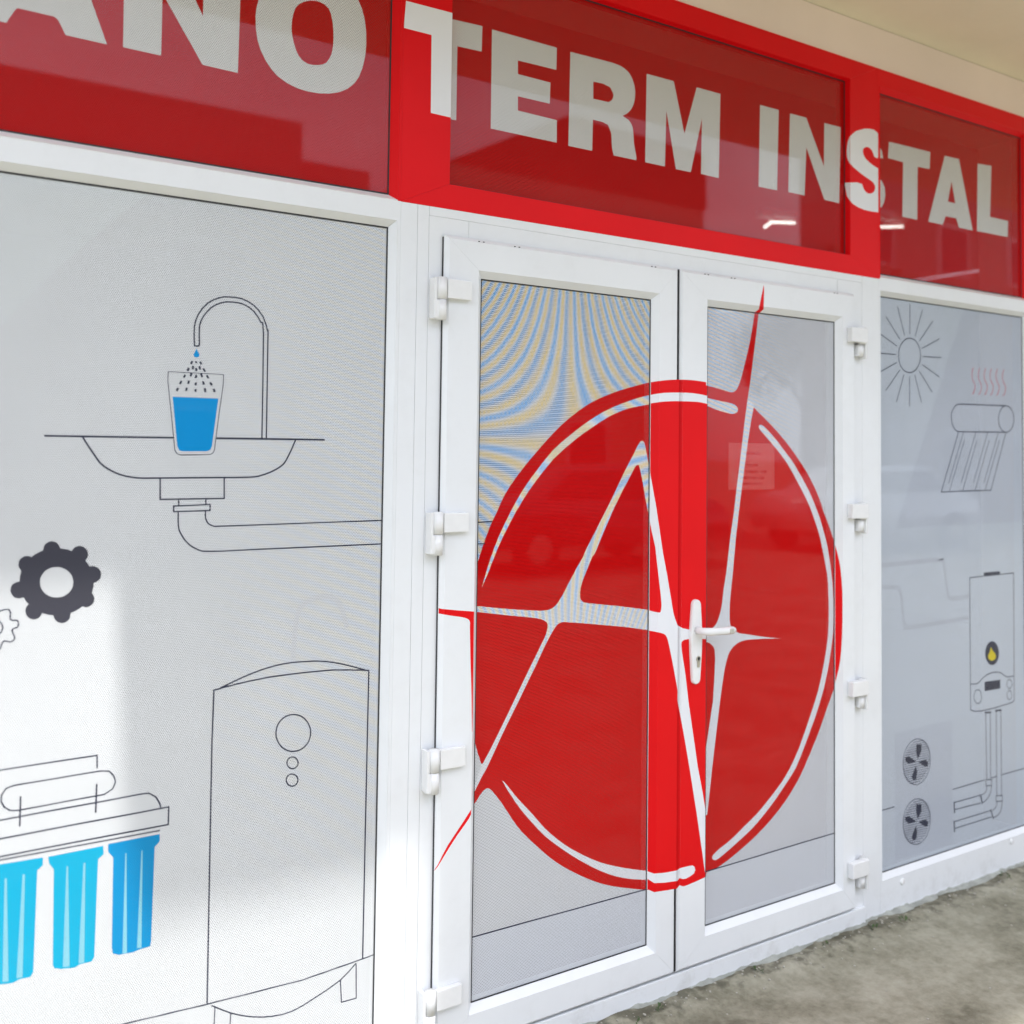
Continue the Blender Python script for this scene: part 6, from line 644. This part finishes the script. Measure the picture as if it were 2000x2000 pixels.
# ---------------------------------------------------------------- door frame with red transom
df = thing('door_frame', 'white and red frame round the double doors with lettered red transom above', 'door frame', (2.03, .03, 0))
for a, b in ((1.1037, 1.1506), (1.1514, 1.1834)): box_obj('post', 'white_pvc', df, a, b, 0, .075, 0.0, 2.1862, .0007)
box_obj('rebate_jamb', 'white_pvc', df, 1.1842, 1.30, .0004, .05, .062, 2.1625)
box_obj('rebate_jamb', 'white_pvc', df, 2.74, 2.8645, .0004, .05, .062, 2.1625)
box_obj('post', 'white_pvc', df, 2.8652, 2.9530, 0, .075, 0.0, 2.1862, .0007)
box_obj('head', 'white_pvc', df, 1.1842, 2.8645, 0, .075, 2.1631, 2.1862, .0004)
box_obj('rebate_head', 'white_pvc', df, 1.301, 2.739, .0008, .05, 2.03, 2.1626)
box_obj('threshold', 'white_pvc', df, 1.1842, 2.8645, -.010, .075, 0.0, .0615, .003)
names = {'L': 'red_panel', 'R': 'red_panel', 'T': 'red_panel', 'B': 'red_panel'}
CO, CI, CG = (1.1036, 2.953, 2.1866, 2.933), (1.2415, 2.8045, 2.2515, 2.863), (1.2455, 2.8005, 2.2555, 2.859)
rp = frame('red_panel', 'red_vinyl', df, CO, CI, [('o', 0, .06), ('o', 0, 0), ('i', 0, 0), ('i', 0, .06)])
frame('glazing_bead', 'red_vinyl', df, (CI[0], CI[1], CI[2], CI[3]), CG, [('o', 0, .0005), ('i', .001, .020), ('i', 0, .021), ('i', 0, .04), ('o', 0, .04)])
f3 = pane_and_film(df, CG, .021, 'red_film_transom', 'red_transom_film'); gasket_or_gap_shade(df, CG, .021)
add_decals('tranC_glass', f3); add_decals('tranC_left', rp['L']); add_decals('tranC_right', rp['R']); add_decals('tranC_bead_right', rp['R'])
# ---------------------------------------------------------------- door leaves
def leaf(label, outer, inner, glass, filmmat, regs, remap):
    t = thing('door_leaf', label, 'door', ((outer[0] + outer[1]) / 2, 0, outer[2]))
    prof = [('o', 0, -.0035), ('o', 0, -.008), ('o', .010, -.018), ('i', 0, -.018), ('i', 0, .03), ('o', .016, .03), ('o', .016, -.0035)]
    fr_ = frame({'L': 'stile', 'R': 'stile', 'T': 'top_rail', 'B': 'bottom_rail'}, 'white_pvc', t, outer, inner, prof)
    bd = frame('glazing_bead', 'white_pvc', t, inner, glass, [('o', 0, -.0181), ('i', .001, .0), ('i', 0, .003), ('i', 0, .028), ('o', 0, .028)])
    f = pane_and_film(t, glass, .003, filmmat); gasket_or_gap_shade(t, glass, .003)
    add_decals(regs['glass'], f, remap)
    for k, target in (('lip', 'L'), ('L', 'L'), ('R', 'R'), ('T', 'T')):
        if k in regs: add_decals(regs[k], fr_[target])
    for k, target in (('bR', 'R'), ('bT', 'T')):
        if k in regs: add_decals(regs[k], bd[target])
    for fx in (.12, .26, .86):   # small drainage marks on the top edge
        x = outer[0] + (outer[1] - outer[0]) * fx
        for dx in (0, .014): box_obj('drain_mark', 'gasket_or_gap_shade', t, x + dx, x + dx + .004, -.0195, -.0172, outer[3] - .0085, outer[3] - .0065)
    return t, fr_
LO, LI, LG = (1.2245, 2.0150, .067, 2.117), (1.322, 1.938, .146, 2.034), (1.340, 1.920, .164, 2.016)
RO, RI, RG = (2.0190, 2.810, .067, 2.117), (2.127, 2.742, .146, 2.034), (2.145, 2.724, .164, 2.016)
rl = {'white_film': 'white_film_leaf'}; rr = {'white_film': 'white_film_leaf_narrow'}
leafL, frL = leaf('white left door leaf with red logo and a row of hinges on its left edge', LO, LI, LG, 'grey_film_leaf', {'glass': 'leafL_glass', 'lip': 'leafL_lip', 'L': 'leafL_stile_left', 'R': 'leafL_stile_right', 'bR': 'leafL_bead_right'}, rl)
leafR, frR = leaf('white right door leaf with red logo and the white lever handle', RO, RI, RG, 'grey_film_leaf_narrow', {'glass': 'leafR_glass', 'lip': 'leafR_lip', 'L': 'leafR_stile_left', 'R': 'leafR_stile_right', 'bR': 'leafR_bead_right', 'T': 'leafR_rail_top', 'bT': 'leafR_bead_top'}, rr)
box_obj('gasket_or_gap_shade', 'gasket_or_gap_shade', leafL, 1.2222, 1.2250, -.0042, -.0010, .072, 2.112)  # dark strip standing in for shade in the gap at the leaf's edge
box_obj('gasket_or_gap_shade', 'gasket_or_gap_shade', leafL, 2.0152, 2.0187, -.0125, .0003, .072, 2.114)  # dark strip standing in for shade in the gap between the leaves
# hinges: knuckle on the edge, flag plate on the leaf, fixing plate on the frame
def knuckle(bm, x, y, z0, z1, r=.0135):
    tube(bm, (x, y, z0), (x, y, z1), r, r, 24)
def hinge(parent, zt, side):
    h = .056; s_ = 1 if side == 'L' else -1
    xk = 1.209 if side == 'L' else 2.832
    bm = bmesh.new(); knuckle(bm, xk, -.026, zt - h, zt); bmesh.ops.bevel(bm, geom=[e for e in bm.edges if abs(e.verts[0].co.z - e.verts[1].co.z) < 1e-6], offset=.0012, segments=2, affect='EDGES')
    hg = link('hinge', bm, 'hinge_white', parent, smooth=True)
    bm = bmesh.new(); xa, xb = (xk + .0140, xk + .085) if side == 'L' else (xk - .072, xk - .0140)
    if side == 'R': xa, xb = 2.764, 2.846
    box(bm, xa, xb, -.034 if side == 'L' else -.0405, -.0184, zt - h + .004, zt - .003, .0025); link('flag_plate', bm, 'hinge_white', hg)
    bm = bmesh.new(); knuckle(bm, xk, -.025 if side == 'L' else -.017, zt - h - (.052 if side == 'L' else .042), zt - h - .0012, .0133 if side == 'L' else .0118); bmesh.ops.bevel(bm, geom=[e for e in bm.edges if abs(e.verts[0].co.z - e.verts[1].co.z) < 1e-6], offset=.001, segments=2, affect='EDGES')
    link('lower_knuckle', bm, 'hinge_white', hg, smooth=True)
    bm = bmesh.new(); xa, xb = (xk - .022, xk - .0138) if side == 'L' else (xk + .0138, xk + .022)
    box(bm, xa, xb, -.030, -.0008, zt - h - .049, zt - .002, .0015); link('fixing_plate', bm, 'hinge_white', hg)
    bm = bmesh.new(); xa, xb = (xk - .0215, xk + .0130) if side == 'L' else (xk - .0130, xk + .0215)
    box(bm, xa, xb, -.0325 if side == 'L' else -.022, -.0012, zt - h - (.050 if side == 'L' else .041), zt - h - .0015, .005 if side == 'L' else .003); link('fixing_lug', bm, 'hinge_white', hg)
for z in (2.003, 1.412, .826, .242): hinge(leafL, z, 'L')
for z in (2.002, 1.410, .823, .233): hinge(leafR, z, 'R')
# lever handle on a long back plate
HX = 2.081
bm = bmesh.new(); prof = []
for i in range(40):
    t_ = TAU * i / 40; cz = 1.092 if math.sin(t_) > 0 else .980
    prof.append((HX + .0155 * math.cos(t_) * 1.0, cz + .0155 * math.sin(t_)))
ztop, zbot, zc = 1.136, .888, 1.032
out = []
for i in range(13):
    t_ = math.pi * i / 12; out.append((HX + .0160 * math.cos(t_), ztop - .016 + .016 * math.sin(t_)))
out += [(HX - .0215, zc + .02), (HX - .0225, zc - .01), (HX - .0205, zc - .06)]
for i in range(13):
    t_ = math.pi + math.pi * i / 12; out.append((HX + .0150 * math.cos(t_), zbot + .015 + .015 * math.sin(t_)))
out += [(HX + .0205, zc - .06), (HX + .0225, zc - .01), (HX + .0215, zc + .02)]
rings = []
for y, k in ((-.0184, 1.0), (-.0255, 1.0), (-.0285, .93), (-.0297, .80)):
    cx_, cz_ = HX, (ztop + zbot) / 2
    rings.append([bm.verts.new((cx_ + (x - cx_) * k, y, cz_ + (z - cz_) * (1 - (1 - k) * .16))) for x, z in out])
for a, b in zip(rings, rings[1:]):
    for i in range(len(a)): j = (i + 1) % len(a); bm.faces.new((a[i], a[j], b[j], b[i]))
bm.faces.new(rings[-1]); bmesh.ops.recalc_face_normals(bm, faces=bm.faces)
plate = link('handle_plate', bm, 'hinge_white', leafR)
bm = bmesh.new(); zl = 1.0465
path = [(HX - .002, -.0290, zl, .0115), (HX - .002, -.045, zl, .0105), (HX, -.056, zl, .0105), (HX + .008, -.063, zl - .0005, .0115), (HX + .022, -.066, zl - .001, .0115), (HX + .050, -.066, zl - .002, .0112), (HX + .085, -.066, zl - .003, .0112), (HX + .108, -.065, zl - .0035, .0118), (HX + .118, -.063, zl - .004, .0085)]
prev = None
for i, (x, y, z, r_) in enumerate(path):
    p0 = Vector(path[max(0, i - 1)][:3]); p1 = Vector(path[min(len(path) - 1, i + 1)][:3]); d = (p1 - p0).normalized(); up = Vector((0, 0, 1)); s1 = d.cross(up).normalized()
    ring = [bm.verts.new(Vector((x, y, z)) + s1 * math.cos(t_) * r_ * .85 + up * math.sin(t_) * r_) for t_ in [TAU * k / 20 for k in range(20)]]
    if prev:
        for k in range(20): bm.faces.new((prev[k], prev[(k + 1) % 20], ring[(k + 1) % 20], ring[k]))
    else: bm.faces.new(ring[::-1])
    prev = ring
bm.faces.new(prev); bmesh.ops.recalc_face_normals(bm, faces=bm.faces)
link('lever', bm, 'hinge_white', plate, smooth=True)
box_obj('end_plug', 'plug_grey', plate, HX + .088, HX + .105, -.0765, -.0700, zl - .010, zl + .003, .0015)
bm = bmesh.new(); tube(bm, (HX + .004, -.0298, .963), (HX + .004, -.0325, .963), .0085, .0082, 20); box(bm, HX - .001, HX + .009, -.0325, -.0290, .938, .9565, .001); link('lock_cylinder', bm, 'steel', plate)
bm = bmesh.new(); tube(bm, (HX + .004, -.0326, .964), (HX + .004, -.0330, .964), .0052, .0050, 16); box(bm, HX + .0030, HX + .0050, -.0333, -.03262, .956, .968); link('keyhole', bm, 'gasket_or_gap_shade', plate)
# ---------------------------------------------------------------- paper notice inside the right leaf
nx0, nx1, nz0, nz1 = 2.248, 2.450, 1.457, 1.602; NY = .0125
nt_ = thing('paper_notice', 'small white opening hours notice taped behind the red glass of the right door', 'notice', ((nx0 + nx1) / 2, NY, nz0))
box_obj('sheet', 'paper', nt_, nx0, nx1, NY, NY + .0008, nz0, nz1)
for k, (txt, zz, sz) in enumerate((('TERM INSTAL', 1.566, .0125), ('PROGRAM', 1.529, .0115), ('LUNI - VINERI 8:30 - 16:30', 1.509, .0115), ('SAMBATA 8:30 - 13:00', 1.490, .0115), ('DUMINICA INCHIS', 1.471, .0115))):
    cu = bpy.data.curves.new('text_line', 'FONT'); cu.body = txt; cu.size = sz; cu.align_x = 'CENTER'; cu.offset = .0003; cu.resolution_u = 2
    to = bpy.data.objects.new('tmp_text', cu); COL.objects.link(to); bpy.context.view_layer.update()
    me = bpy.data.meshes.new_from_object(to.evaluated_get(bpy.context.evaluated_depsgraph_get())); bpy.data.objects.remove(to)
    me.transform(Matrix.Translation(((nx0 + nx1) / 2, NY - .0003, zz)) @ Matrix.Rotation(math.pi / 2, 4, 'X')); me.transform(Matrix.Translation(-nt_.location))
    me.materials.clear(); me.materials.append(MATS['black_ink'])
    o_ = bpy.data.objects.new('text_line', me); COL.objects.link(o_); o_.parent = nt_
# ---------------------------------------------------------------- ground
rnd = random.Random(7)
from mathutils import noise as mn
bm = bmesh.new()
def hgt(x, y):
    v = Vector((x * 3, y * 3, 0)); h_ = mn.noise(v) * .006 + mn.noise(v * 4) * .003 + mn.noise(v * 14) * .0016
    e = max(0, 1 - abs(y + .05) / .10); h_ += e * (.012 + .014 * mn.noise(Vector((x * 9, y * 20, 3)))) 
    edge = min(1, max(0, (y + 1.75) / .3), max(0, (5.8 - x) / .3), max(0, (x + .3) / .3)); return h_ * edge + .0005
NX, NYg = 300, 92; X0, X1, Y0, Y1 = -.3, 5.8, -1.75, .02
grid = [[bm.verts.new((X0 + (X1 - X0) * i / NX, Y0 + (Y1 - Y0) * j / NYg, hgt(X0 + (X1 - X0) * i / NX, Y0 + (Y1 - Y0) * j / NYg))) for i in range(NX + 1)] for j in range(NYg + 1)]
for j in range(NYg):
    for i in range(NX): bm.faces.new((grid[j][i], grid[j][i + 1], grid[j + 1][i + 1], grid[j + 1][i]))
link('pavement', bm, 'cement', None, 'structure', smooth=True)
bm = bmesh.new(); f = bm.faces.new([bm.verts.new(c) for c in ((-250, -250, -.022), (250, -250, -.022), (250, 250, -.022), (-250, 250, -.022))]); link('ground', bm, 'cement', None, 'structure')
# wide paved apron joined round the fine patch
bm = bmesh.new()
for a in ((-60, X0, -60, .02), (X1, 60, -60, .02), (X0, X1, -60, Y0)):
    bm.faces.new([bm.verts.new(c) for c in ((a[0], a[2], 0.0005), (a[1], a[2], 0.0005), (a[1], a[3], 0.0005), (a[0], a[3], 0.0005))])
link('forecourt', bm, 'cement', None, 'structure')
# smeared mortar fillet along the foot of the frames
bm = bmesh.new(); prev = None; n = 620
for i in range(n + 1):
    x = -1.0 + 6.4 * i / n; a = mn.noise(Vector((x * 11, 1, 0))); b = mn.noise(Vector((x * 37, 5, 0))); w_ = .004 + .012 * a + .007 * b; h_ = .014 + .012 * a + .008 * b
    ring = [bm.verts.new(c) for c in ((x, .0, max(.012, h_)), (x, -.012 - max(0, w_) * .4, max(.010, h_ * .85)), (x, -.016 - max(.002, w_), .010 + .004 * b), (x, -.020 - max(.004, w_) * 1.3, -.01))]
    if prev:
        for k in range(3): bm.faces.new((prev[k], prev[k + 1], ring[k + 1], ring[k]))
    prev = ring
link('mortar_fillet', bm, 'mortar', None, 'stuff', smooth=True)
bm = bmesh.new()
for i in range(420):
    x = rnd.uniform(1.0, 4.6); y = -.03 - abs(rnd.gauss(0, .05)) if i % 3 else rnd.uniform(-1.2, -.05); r_ = rnd.uniform(.0012, .0042)
    m_ = Matrix.Translation((x, y, hgt(x, y) + r_ * .4)) @ Matrix.Rotation(rnd.uniform(0, 6), 4, 'Z') @ Matrix.Diagonal((r_ * rnd.uniform(.8, 1.7), r_, r_ * .6, 1))
    bmesh.ops.create_icosphere(bm, subdivisions=1, radius=1, matrix=m_)
link('grit', bm, 'pebble', None, 'stuff')
bm = bmesh.new()
for c in range(7):
    cx_ = rnd.uniform(1.3, 3.9); cy_ = -.045 - rnd.random() * .02
    for i in range(rnd.randint(4, 12)):
        x = cx_ + rnd.gauss(0, .012); y = cy_ + rnd.gauss(0, .008); a = rnd.uniform(0, TAU); l = rnd.uniform(.006, .016); z = hgt(x, y)
        d = Vector((math.cos(a), math.sin(a), 0)); q = Vector((-d.y, d.x, 0)) * l * .3; p0 = Vector((x, y, z))
        bm.faces.new([bm.verts.new(v) for v in (p0, p0 + d * l * .5 + q + Vector((0, 0, l * .5)), p0 + d * l + Vector((0, 0, l * .7)), p0 + d * l * .5 - q + Vector((0, 0, l * .5)))])
link('moss', bm, 'weed', None, 'stuff')
# ---------------------------------------------------------------- across the yard (seen mirrored in the glass)
def block(label, x0, x1, y1, y0, h, mat, nf, nwin, pitched=False, cat='building', name='apartment_building'):
    t = thing(name, label, cat, ((x0 + x1) / 2, (y0 + y1) / 2, 0))
    box_obj('wall', mat, t, x0, x1, y0, y1, 0, h)
    for fl_ in range(nf):
        for k in range(nwin):
            cx_ = x0 + (x1 - x0) * (k + .5) / nwin; z = .9 + fl_ * 2.7; ww = min(1.3, (x1 - x0) / nwin * .5)
            wf = box_obj('window', 'white_pvc', t, cx_ - ww / 2, cx_ + ww / 2, y1, y1 + .06, z, z + 1.35)
            box_obj('pane', 'window_dark', wf, cx_ - ww / 2 + .07, cx_ + ww / 2 - .07, y1 + .061, y1 + .07, z + .07, z + 1.28)
    if pitched:
        bm = bmesh.new(); pf = [(x0 - .05, h + .003), (x0 + 2.7, h + 1.40), (x1, h + 1.22), (x1 + .05, h + .003)]
        A = [bm.verts.new((a, y1 + .05, c)) for a, c in pf]; B = [bm.verts.new((a, y1 - 4.5, c)) for a, c in pf]
        for k in range(4): bm.faces.new((A[k], A[(k + 1) % 4], B[(k + 1) % 4], B[k]))
        bm.faces.new(A[::-1]); bm.faces.new(B); bmesh.ops.recalc_face_normals(bm, faces=bm.faces); link('roof', bm, 'roof_tile', t)
    else: box_obj('roof', mat, t, x0, x1, y0, y1, h + .002, h + .12)
    return t
block('long low grey block across the yard mirrored in the left red transom', -22, 6.1, -14, -24, 7.05, 'facade_grey', 2, 9)
block('grey annex stepping down beside the long block across the yard', 6.14, 7.5, -14.3, -22, 6.5, 'facade_grey', 2, 1)
block('cream annex lowest of the stepped roofs across the yard', 7.54, 8.9, -14.2, -22, 6.1, 'facade_cream', 2, 1)
block('cream house with red hipped roof mirrored above the doors', 9.0, 15.4, -14, -18.5, 7.0, 'facade_cream', 2, 3, True, 'house', 'house')
block('tall grey block at the far end of the yard mirrored in the right glass', 19.05, 44, -13.5, -14.5, 11.5, 'facade_grey', 3, 8)
def tree(label, x, y, h, r_, seed):
    t = thing('tree', label, 'tree', (x, y, 0), 'trees across the yard'); q = random.Random(seed)
    bm = bmesh.new(); tube(bm, (x, y, 0), (x + .1, y, h * .55), .16, .09, 10)
    for k in range(6):
        a = q.uniform(0, TAU); z0 = h * q.uniform(.35, .55); tube(bm, (x + .08, y, z0), (x + math.cos(a) * r_ * .6, y + math.sin(a) * r_ * .6, z0 + h * .25), .06, .02, 6)
    link('trunk', bm, 'bark', t)
    bm = bmesh.new()
    cl = [(Vector((x, y, h * .68)) + Vector((q.gauss(0, r_ * .42), q.gauss(0, r_ * .42), q.gauss(0, h * .12))), r_ * q.uniform(.25, .5)) for _ in range(26)]
    for c_, cr in cl:
        for _ in range(130):
            d = Vector((q.gauss(0, 1), q.gauss(0, 1), q.gauss(0, 1))).normalized(); p0 = c_ + d * cr * q.uniform(.6, 1.05); u1 = Vector((q.gauss(0, 1), q.gauss(0, 1), q.gauss(0, 1))).normalized() * .09; v1 = u1.cross(d).normalized() * .06
            bm.faces.new([bm.verts.new(v) for v in (p0 - u1, p0 + v1, p0 + u1, p0 - v1)])
    link('crown', bm, 'leaf_green', t)
tree('leafy tree beside the house mirrored low in the central transom', 15.9, -11.5, 6.3, 1.5, 3)
tree('second leafy tree further along the yard mirrored in the right door', 18.2, -12.0, 5.6, 1.7, 5)
tree('broad tree at the left end of the yard across from the shop', -3.0, -11.0, 6.2, 2.0, 9)
def car(label, x, y, mat):
    t = thing('parked_car', label, 'car', (x, y, 0), 'cars parked across the yard'); L_ = 4.2; w_ = .85
    side = [(-2.1, .35), (-2.1, .75), (-1.95, .92), (-1.35, .98), (-.75, 1.40), (.75, 1.45), (1.45, 1.0), (1.95, .88), (2.1, .65), (2.1, .35)]
    bm = bmesh.new(); A = [bm.verts.new((x + a, y + w_ - (.18 if b > 1.2 else .04 if b > .9 else 0), b)) for a, b in side]; B = [bm.verts.new((x + a, y - w_ + (.18 if b > 1.2 else .04 if b > .9 else 0), b)) for a, b in side]
    for i in range(len(side)): j = (i + 1) % len(side); bm.faces.new((A[i], A[j], B[j], B[i]))
    bm.faces.new(A[::-1]); bm.faces.new(B); bmesh.ops.recalc_face_normals(bm, faces=bm.faces)
    bmesh.ops.bevel(bm, geom=bm.edges[:], offset=.04, segments=2, affect='EDGES'); link('body', bm, mat, t, smooth=True)
    for s_ in (1, -1):
        bm = bmesh.new(); yy = y + s_ * (w_ - .13)
        bm.faces.new([bm.verts.new(c) for c in ((x - 1.15, y + s_ * (w_ - .02), 1.02), (x + 1.25, y + s_ * (w_ - .02), 1.02), (x + .70, yy - s_ * .015, 1.36), (x - .70, yy - s_ * .015, 1.33))]); link('side_window', bm, 'window_dark', t)
        for xx in (-1.3, 1.3):
            bm = bmesh.new(); tube(bm, (x + xx, y + s_ * (w_ - .18), .32), (x + xx, y + s_ * (w_ + .01), .32), .32, .32, 22); wh = link('wheel', bm, 'tyre', t)
            bm = bmesh.new(); tube(bm, (x + xx, y + s_ * (w_ + .011), .32), (x + xx, y + s_ * (w_ + .02), .32), .19, .17, 16); link('rim', bm, 'steel', wh)
car('dark car parked across the yard mirrored in the left door', 8.6, -9.3, 'car_dark')
car('white car parked across the yard mirrored in the right window', 14.9, -9.3, 'car_white')
